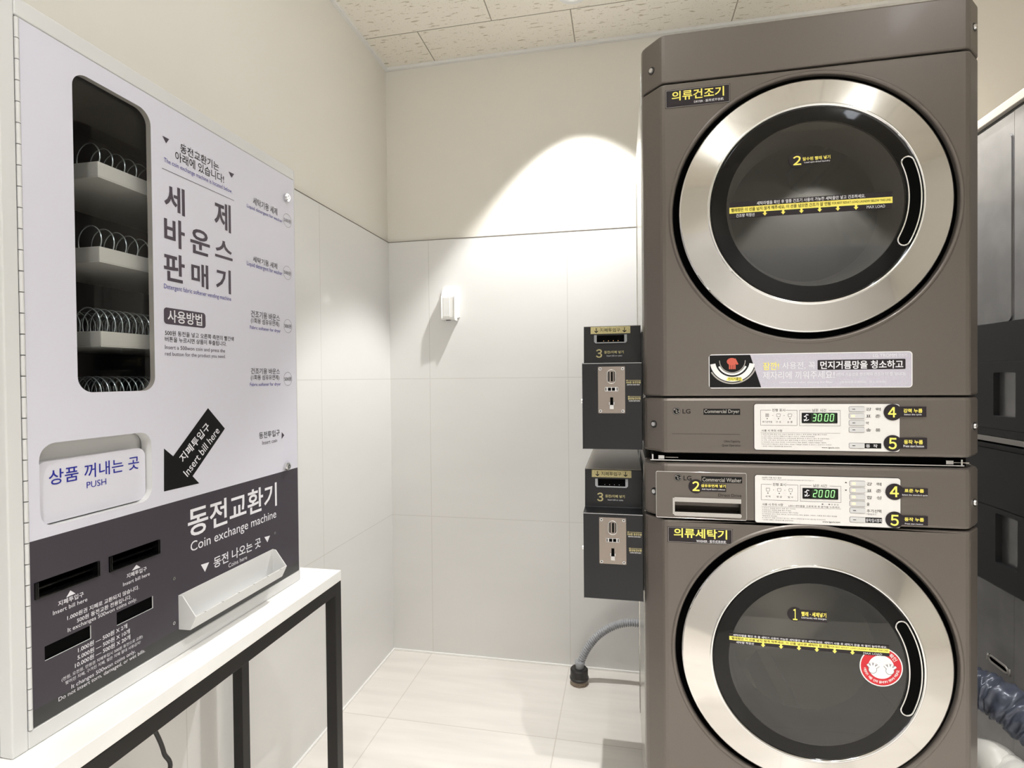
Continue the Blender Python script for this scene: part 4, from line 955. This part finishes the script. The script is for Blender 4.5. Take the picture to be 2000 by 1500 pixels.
nt('먼지거름망', 255, 378, 268, 298, 'ink_black', 0.01, 0.0016)
nt('잠깐!', 585, 735, 125, 197, 'yellow', 0.01); nt('사용전, 꼭', 765, 1065, 120, 190, 'ink_white', 0.002)
b.sheet(rrect(na(1088), nz(190, 1474), na(1860), nz(94, 1474), 0.002), PD, 0.0008, 'sticker'); nt('먼지거름망을 청소하고', 1112, 1840, 105, 183, 'ink_white', 0.02)
nt('제자리에 끼워주세요!', 585, 1240, 208, 282, 'ink_white', 0.002); nt('(먼지 거름망을 청소해야 건조가 더 잘 됩니다)', 1258, 1858, 217, 255, 'ink_white')
nt('Load laundry after cleaning lint filter', 740, 1225, 303, 327, 'ink_white'); nt('(清洁线屑过滤网后，放入洗涤物)', 1290, 1690, 298, 322, 'ink_white')
nt('LG TROMM', 1580, 1785, 40, 70, 'ink_white', 0.0); nt('건조기', 1800, 1870, 38, 66, 'ink_white')
b.build('lint_filter_notice', dryer)['label'] = 'lilac notice sticker about cleaning the lint filter'
# stickers on the dryer glass
PG = dome_plane(*DC)
b = MB()
number_badge(b, PG, (1556.5, 313), 0.0155, ((1557, 321), (1622.5, 301)), '２', '탈수된 빨래 넣기', 'Load spin-dried laundry', 0.0012, numbox=((1549, 323), (1565, 303.5)), tb1=((1568, 314), (1622, 302.5)), tb2=((1571, 319), (1621.6, 312)))
b.build('step_sticker', dd)
b = MB()
max_load(b, PG, ((1425, 426), (1744, 376)), ((1425, 417), (1744, 383.5)),
         (('세탁라벨을 확인 후 열풍 건조기 사용이 가능한 세탁물만 넣고 건조하세요.', (1478, 397.4), (1690, 377.5), 'ink_white', 0.012),
          ('빨래량은 이 선을 넘지 않게 해주세요, 이 선을 넘으면 건조가 잘 안됨', (1428.6, 415), (1622, 390.8), 'ink_black', 0.008),
          ('FOR BEST RESULT, LOAD LAUNDRY BELOW THIS LINE.', (1625, 395), (1741, 386.8), 'ink_black', 0.0),
          ('건조량 적정선', (1438, 422.6), (1473.6, 413.6), 'ink_white', 0.012), ('MAX LOAD', (1693, 404.6), (1729, 398), 'ink_white', 0.0)),
         [(1494 + 35.6 * i, 415 - 3 * i) for i in range(6)], 0.0098)
b.build('load_line_sticker', dd)

# ================================================================== COIN BOXES on the left side of the machines
def coin_box(zb, upper, label):
    x0, x1, yf, yu, yk = -0.098, 0.0435, 1.33, 1.392, 1.845
    zc_, zt = zb + 0.2085, zb + 0.3035
    r = thing('coin_box', label, 'coin box', ((x0 + x1) / 2, 1.5, zb), 'coin boxes beside the machines')
    b = MB(); pr = [(yf, zb), (yf, zc_), (yu, zc_ + 0.001), (yu + 0.008, zt), (yk, zt), (yk, zb)]
    vs = [(x, y, z) for x in (x0, x1) for y, z in pr]; k = len(pr)
    b.add(vs, [tuple(range(k)), tuple(range(2 * k - 1, k - 1, -1))] + [(i, (i + 1) % k, k + (i + 1) % k, k + i) for i in range(k)], 'coinbox'); b.build('case', r, 0.0012)
    b = MB(); b.box(x0 + 0.001, x1 - 0.001, yu + 0.011, yk - 0.001, zt + 0.0002, zt + 0.0012, 'top_plate'); b.build('top_plate', r)  # thin paler plate over the top face of the box
    b = MB(); b.box(x0, x1, yf - 0.0006, yf + 0.001, zc_ - 0.0012, zc_ + 0.0002, 'coinbox_highlight'); b.build('edge_highlight', r)  # pale strip painted as the bright highlight along the front crease
    b = MB(); b.box(x1, x1 + 0.0034, yf + 0.02, yf + 0.32, zb + 0.02, zt - 0.02, 'black'); b.build('mounting_plate', r)
    off = 0.0 if upper else ZOFF
    PU = Plane('F', yu, lambda a, z: -0.008 * (z - zc_) / (zt - zc_)); PLo = Plane('F', yf)
    def U(u, v): a, z = Plane('F', yu + 0.004).px(u, v); return a, z + off
    def Lw(u, v): a, z = PLo.px(u, v); return a, z + off
    # bill mouth
    b = MB(); a0, z0 = U(1165, 669); a1, z1 = U(1221, 654)
    b.sheet([(a0, z0), (a1, z0), (a1, z1), (a0, z1)], PU, 0.0006, 'void'); b.build('bill_mouth', r)
    b = MB(); fa0, fa1 = U(1160.5, 668)[0], U(1224.5, 666)[0]; zz0 = z0 - 0.0025
    b.prism([(fa0, z1 + 0.001), (fa0 + 0.0065, z1 + 0.001), (fa0 + 0.0065, z0), (fa1 - 0.0065, z0), (fa1 - 0.0065, z1 + 0.001), (fa1, z1 + 0.001), (fa1, zz0 + 0.004), (fa1 - 0.004, zz0), (fa0 + 0.004, zz0), (fa0, zz0 + 0.004)], PU, 0.0004, 0.006, 'hose'); b.build('bill_guide', r, 0.0008)
    b = MB()
    for i in range(4): b.sheet(circ(a0 + 0.018 + i * 0.012, z0 + 0.0035, 0.0007, 10), PU, 0.0010, 'white_print' if not upper else 'lamp')
    b.build('indicator_lights', r)
    b = MB(); ga0, gz0 = U(1153.5, 652.5); ga1, gz1 = U(1231, 635.5); zz = zt - 0.001
    b.prism([(ga0, gz0), (ga1, gz0), (ga1, zz), (ga0, zz)], PU, 0.0002, 0.0016, 'gold')
    zm = (gz0 + zz) / 2; g = 0.0019
    ta0 = ga0 + (ga1 - ga0) * 0.24; ta1 = ga0 + (ga1 - ga0) * 0.75; b.text('지폐투입구', PU, ta0, zm - 0.0048, ta1, zm + 0.0048, 'ink_black', g, 0.004)
    for fr_ in (0.145, 0.855):
        a = ga0 + (ga1 - ga0) * fr_; rect(b, PU, a - 0.0009, zm - 0.003, a + 0.0009, zm + 0.006, g, 'ink_black'); b.sheet([(a - 0.0045, zm - 0.0005), (a, zm - 0.0035), (a + 0.0045, zm - 0.0005), (a + 0.0045, zm - 0.003), (a, zm - 0.0065), (a - 0.0045, zm - 0.003)], PU, g, 'ink_black')
    b.build('gold_sticker', r)
    b = MB(); b.text('３', PU, U(1164, 690)[0], U(1164, 699)[1], U(1176, 690)[0], U(1170, 682)[1], 'gold', 0.0008, 0.02)
    q0 = U(1180, 691); q1 = U(1218, 684.5); b.text('동전/지폐 넣기', PU, q0[0], q0[1], q1[0], q1[1], 'gold', 0.0008, 0.018)
    q0 = U(1185, 696.5); q1 = U(1215, 693); b.text('Insert bill or coins', PU, q0[0], q0[1], q1[0], q1[1], 'ink_white', 0.0008)
    b.build('step_lettering', r)
    # steel coin plate
    b = MB(); a0, z0 = Lw(1168.5, 807); a1, z1 = Lw(1220.5, 715.5)
    b.prism(rrect(a0, z0, a1, z1, 0.002), PLo, 0.0002, 0.0022, 'plate_steel', 'chrome'); cp = b.build('coin_plate', r, 0.0004)
    cw, chh = a1 - a0, z1 - z0; ca = (a0 + a1) / 2
    for x in (a0 + 0.0055, a1 - 0.0055):
        for z in (z0 + 0.0055, z1 - 0.0055): s = MB(); screw(s, PLo, x, z, 0.0038, 0.0022); s.build('screw', cp)
    s = MB(); zc2 = z1 - chh * 0.215; o = rrect(ca - 0.0105, zc2 - 0.0165, ca + 0.0105, zc2 + 0.0165, 0.0104, 8)
    s.sheet(o, PLo, 0.0026, 'plate_steel'); s.tube([PLo.P(p[0], p[1], 0.003) for p in o + o[:1]], 0.0012, 'chrome', 8, cap=False)
    for x, wd_, m in ((-0.0075, 0.003, 'black'), (-0.001, 0.0042, 'void'), (0.0055, 0.002, 'black')): s.box(ca + x, ca + x + wd_, yf - 0.0045, yf - 0.0028, zc2 - 0.0115, zc2 + 0.0115, m)
    s.build('coin_slot', cp)
    s = MB(); zc3 = z1 - chh * 0.485
    s.prism(rrect(ca - 0.0155, zc3 - 0.005, ca + 0.0155, zc3 + 0.005, 0.001), PLo, 0.0022, 0.0032, 'chrome')
    for x0_, x1_ in ((-0.0142, -0.0122), (-0.0085, -0.001), (0.001, 0.0085), (0.0122, 0.0142)): rect(s, PLo, ca + x0_, zc3 - 0.0038, ca + x1_, zc3 + 0.0038, 0.0034, 'void')
    s.build('coin_window', cp)
    s = MB(); zc4 = z1 - chh * 0.73
    rect(s, PLo, ca - 0.0032, zc4 - 0.010, ca + 0.0038, zc4 + 0.008, 0.0026, 'void'); s.box(ca - 0.0048, ca + 0.0052, yf - 0.0075, yf - 0.0022, zc4 - 0.020, zc4 - 0.010, 'chrome'); s.box(ca - 0.0064, ca - 0.0036, yf - 0.006, yf - 0.0022, zc4 - 0.010, zc4 - 0.003, 'chrome'); s.box(ca + 0.0042, ca + 0.007, yf - 0.006, yf - 0.0022, zc4 - 0.010, zc4 - 0.003, 'chrome'); s.build('coin_return_lever', cp, 0.0006)
    # side stickers
    for t1, t2, v, ul in (('500원 동전전용', '500WON COIN ONLY', 743, 1222), ('불량동전반환', 'COIN RETURN', 774.5, 1225.5)):
        b = MB(); p0, p1 = Lw(ul, v), Lw(1251.5, v)
        rect(b, PLo, p0[0] + 0.002, p0[1] - 0.0004, p1[0], p0[1] + 0.0005, 0.0006, 'gold'); b.sheet([(p0[0], p0[1]), (p0[0] + 0.0042, p0[1] + 0.0018), (p0[0] + 0.0042, p0[1] - 0.0018)], PLo, 0.0006, 'gold')
        b.text(t1, PLo, p0[0] + 0.001, p0[1] - 0.0077, p1[0], p0[1] - 0.0020, 'gold', 0.0006, 0.02); b.text(t2, PLo, p0[0] + 0.003, p0[1] - 0.0120, p1[0] - 0.002, p0[1] - 0.0090, 'ink_white', 0.0006, 0.012); b.build('coin_lettering', r)
    b = MB(); n = 16; zk, ykk = zb + 0.115, yf + 0.03
    b.add([(x, ykk + 0.006 * cos(2 * pi * k / n), zk + 0.006 * sin(2 * pi * k / n)) for x in (x0, x0 - 0.005) for k in range(n)], [tuple(range(n, 2 * n))] + [(k, (k + 1) % n, n + (k + 1) % n, n + k) for k in range(n)], 'chrome'); b.build('key_lock', r)
    return r
ZOFF = 0.6605 - 1.0255
coin_box(1.0255, True, 'charcoal coin box fixed beside the dryer, the upper of the two')
coin_box(0.6605, False, 'charcoal coin box fixed beside the washing machine, the lower of the two')

# ================================================================== WALL OUTLET COVER
outlet = thing('outlet_cover', 'white plastic outlet cover on the tiled back wall', 'outlet', (-0.7205, YB, 1.525))
PO = Plane('F', YB); b = MB(); b.prism(rrect(-0.757, 1.459, -0.684, 1.5905, 0.004), PO, 0.0004, 0.009, 'outlet'); b.build('face_plate', outlet, 0.002)
b = MB(); x0, x1 = -0.752, -0.694; prf = [(0.009, 1.450), (0.038, 1.450), (0.043, 1.456), (0.043, 1.545), (0.028, 1.572), (0.009, 1.579)]
vs = [(x, YB - h, z) for x in (x0, x1) for h, z in prf]; k = len(prf)
b.add(vs, [tuple(range(k)), tuple(range(2 * k - 1, k - 1, -1))] + [(i, (i + 1) % k, k + (i + 1) % k, k + i) for i in range(k)], 'outlet'); hd = b.build('hood', outlet, 0.006, 3)
b = MB(); b.box(-0.744, -0.715, YB - 0.0445, YB - 0.0425, 1.462, 1.542, 'fixture'); b.build('hood_flap', outlet, 0.001)
b = MB(); b.box(-0.738, -0.720, YB - 0.028, YB - 0.016, 1.4475, 1.4495, 'black'); b.build('cable_gap', outlet)

# ================================================================== DRAIN HOSE
hose = thing('drain_hose', 'grey corrugated drain hose curving from the washer into a dark floor trap', 'hose', (-0.178, 2.12, 0))
hp = spline([(0.10, 2.13, 0.250), (0.06, 2.135, 0.249), (0.0, 2.14, 0.243), (-0.055, 2.14, 0.222), (-0.105, 2.14, 0.185), (-0.145, 2.135, 0.135), (-0.168, 2.13, 0.09), (-0.174, 2.125, 0.068)], 16)
# resample evenly and corrugate
ev = [hp[0]]; step = 0.0022
for p in hp[1:]:
    while (p - ev[-1]).length >= step: ev.append(ev[-1] + (p - ev[-1]).normalized() * step)
b = MB(); b.tube(ev, 0.014, 'hose', 14, rf=lambda i, k: (0.0156, 0.0156, 0.0116, 0.0116)[i % 4]); b.build('corrugated_tube', hose)
def vlathe(mb, prof, x, y, m, n=28):
    for (r0, z0), (r1, z1) in zip(prof, prof[1:]):
        vs = [(x + r * cos(2 * pi * k / n), y + r * sin(2 * pi * k / n), z) for r, z in ((r0, z0), (r1, z1)) for k in range(n)]
        mb.add(vs, [(k, (k + 1) % n, n + (k + 1) % n, n + k) for k in range(n)], m, True)
b = MB(); vlathe(b, [(0.0, 0.086), (0.0185, 0.086), (0.020, 0.082), (0.020, 0.076), (0.0165, 0.074), (0.0165, 0.055)], -0.1755, 2.125, 'hose'); b.build('hose_cuff', hose)
b = MB(); vlathe(b, [(0.014, 0.060), (0.030, 0.060), (0.0345, 0.055), (0.0345, 0.028), (0.037, 0.026), (0.037, 0.020), (0.034, 0.016)], -0.178, 2.122, 'trap'); b.build('trap_cap', hose)
b = MB(); n = 30
vs = []
for z, r in ((0.0006, 0.036), (0.006, 0.033), (0.012, 0.035), (0.019, 0.032)):
    for k in range(n): rr = r * (1 + 0.10 * noise.noise(Vector((k * 0.9, z * 300, 3)))); vs.append((-0.178 + rr * cos(2 * pi * k / n), 2.122 + rr * sin(2 * pi * k / n), z))
b.add(vs, [(j * n + k, j * n + (k + 1) % n, (j + 1) * n + (k + 1) % n, (j + 1) * n + k) for j in range(3) for k in range(n)], 'tape'); b.build('taped_base', hose)

# ================================================================== REAR OF THE NEIGHBOURING STACK (right edge)
XN = 1.12; PR = Plane('R', XN); NY0, NY1 = 1.50, 2.19
def zr(u, v): return PR.px(u, v)[1]
z_top, z_sil, z_ln, z_bot = zr(1919, 257), zr(1922, 635), zr(1922, 707), zr(1923, 860)
nd = thing('clothes_dryer', 'rear of a neighbouring dryer, silver above and black below, at the right edge', 'dryer', (XN + 0.38, 1.85, z_bot), None)
b = MB(); b.box(XN + 0.004, XN + 0.75, NY0, NY1, z_bot + 0.001, z_top, 'back_silver'); b.build('cabinet', nd, 0.003)
b = MB(); b.box(XN - 0.012, XN + 0.75, NY0, NY1, z_top + 0.008, z_top + 0.036, 'cover_strip'); b.box(XN + 0.002, XN + 0.74, NY0 + .01, NY1 - .01, z_top + 0.0005, z_top + 0.008, 'black'); b.build('top_cover', nd, 0.002)
b = MB(); ym = PR.px(1982, 500)[0]
b.box(XN, XN + 0.004, ym + 0.0006, NY1, z_sil, z_top - 0.002, 'back_silver'); b.box(XN - 0.0015, XN + 0.004, NY0, ym - 0.0006, z_sil, z_top - 0.002, 'back_silver')
ya, yb_ = PR.px(1925, 300)[0], PR.px(1980, 300)[0]
b.prism(rrect(ym + 0.008, z_sil - 0.0, ya - 0.0, z_top - 0.06, 0.02), PR, -0.0005, 0.004, 'back_silver'); b.build('upper_back_panel', nd, 0.0015)
b = MB(); b.box(XN - 0.012, XN + 0.004, NY0, NY1, z_ln + 0.001, z_sil, 'back_black')
p0, p1 = PR.px(1949, 812), PR.px(1993, 727)
PRB = Plane('R', XN - 0.012)
b.plate_hole(PRB, (NY0, zr(1923, 833), NY1, z_ln - 0.001), (p1[0], p0[1], p0[0], p1[1]), 0.004, 0.05, 'back_black', 'back_black', 3)
b.box(XN + 0.035, XN + 0.037, p1[0], p0[0], p0[1], p1[1], 'void')
b.box(XN - 0.010, XN + 0.004, NY0, NY1, z_bot + 0.02, zr(1923, 833) - 0.001, 'back_black'); b.box(XN - 0.016, XN + 0.004, NY0, NY1, z_bot + 0.003, z_bot + 0.018, 'strip')
b.build('lower_back_panel', nd)
z2 = z_bot - 0.004; z_w1, z_w2, z_w3 = zr(1926, 982), zr(1926, 1105), zr(1926, 1130)
nw = thing('washing_machine', 'rear of a neighbouring washing machine with black upper back panel, at the right edge', 'washing machine', (XN + 0.38, 1.85, 0), None)
b = MB(); b.box(XN + 0.006, XN + 0.75, NY0, NY1, 0.001, z2 - 0.02, 'back_silver'); b.build('cabinet', nw, 0.002)
b = MB(); b.box(XN - 0.012, XN + 0.006, NY0, NY1, z_w1 + 0.001, z2 - 0.016, 'back_black'); b.box(XN - 0.006, XN + 0.74, NY0, NY1, z2 - 0.0155, z2 - 0.001, 'back_black')
p0, p1 = PR.px(1953, 1098), PR.px(1997, 1018)
b.plate_hole(PRB, (NY0, z_w2, NY1, z_w1 - 0.001), (p1[0], p0[1] - 0.0, p0[0], p1[1]), 0.004, 0.05, 'back_black', 'back_black', 3) if p0[1] > z_w2 else b.plate_hole(PRB, (NY0, z_w2 - 0.02, NY1, z_w1 - 0.001), (p1[0], z_w2 + 0.005, p0[0], p1[1]), 0.004, 0.05, 'back_black', 'back_black', 3)
b.box(XN + 0.03, XN + 0.032, p1[0] - 0.01, p0[0] + 0.01, z_w2 - 0.01, z_w1 - 0.01, 'void')
b.box(XN - 0.010, XN + 0.006, NY0, NY1, z_w3, z_w2 - 0.001, 'back_black'); b.build('upper_back_panel', nw)
b = MB(); b.box(XN, XN + 0.006, ym + 0.0006, NY1, 0.02, z_w3 - 0.001, 'back_silver'); b.box(XN - 0.001, XN + 0.006, NY0, ym - 0.0006, 0.02, z_w3 - 0.001, 'back_silver'); b.build('lower_back_panel', nw, 0.001)
q0, q1 = PR.px(1930, 1285), PR.px(1972, 1300)
b = MB(); o = rrect(min(q0[0], q1[0]), q1[1] - 0.03, max(q0[0], q1[0]), q0[1] + 0.015, 0.02)
b.sheet(o, PR, 0.001, 'void'); b.tube([PR.P(p[0], p[1], 0.001) for p in o + o[:1]], 0.0035, 'strip', 8, cap=False); b.build('hand_hole', nw)
# wrapped exhaust duct and the white duct below it
pts = [at(1890, 1335, 0.93), at(1930, 1353, 0.96), at(1965, 1375, 0.98), at(2000, 1405, 1.0), at(2040, 1440, 1.02), at(2090, 1490, 1.03)]
sp_ = spline(pts, 14); n = 40
def wr(i, k):
    t = 2 * pi * k / n
    return 0.052 + 0.010 * noise.noise(Vector((cos(t) * 1.6, sin(t) * 1.6, i * 0.28))) + 0.005 * noise.noise(Vector((cos(t) * 4, sin(t) * 4, i * 0.55 + 9))) - 0.006 * (1 if i % 14 == 7 else 0)
b = MB(); b.tube(sp_, 0.052, 'duct', n, rf=wr); tag(b.build('exhaust_duct'), 'crumpled slate grey plastic wrapped duct behind the washer at the right edge', 'duct')
zf = 0.052
pts = [Vector((0.80, 2.0, zf)), Vector((0.90, 1.80, zf)), at(1925, 1482, 0.925), at(1965, 1507, 0.945), at(2010, 1537, 0.96), at(2060, 1570, 0.97)]
b = MB(); b.tube(spline(pts, 12), 0.06, 'duct_white', 32, rf=lambda i, k: 0.047 + 0.003 * noise.noise(Vector((cos(2 * pi * k / 32) * 2, sin(2 * pi * k / 32) * 2, i * 0.4)))); tag(b.build('white_duct'), 'white plastic duct lying on the floor under the slate duct at the right edge', 'duct')
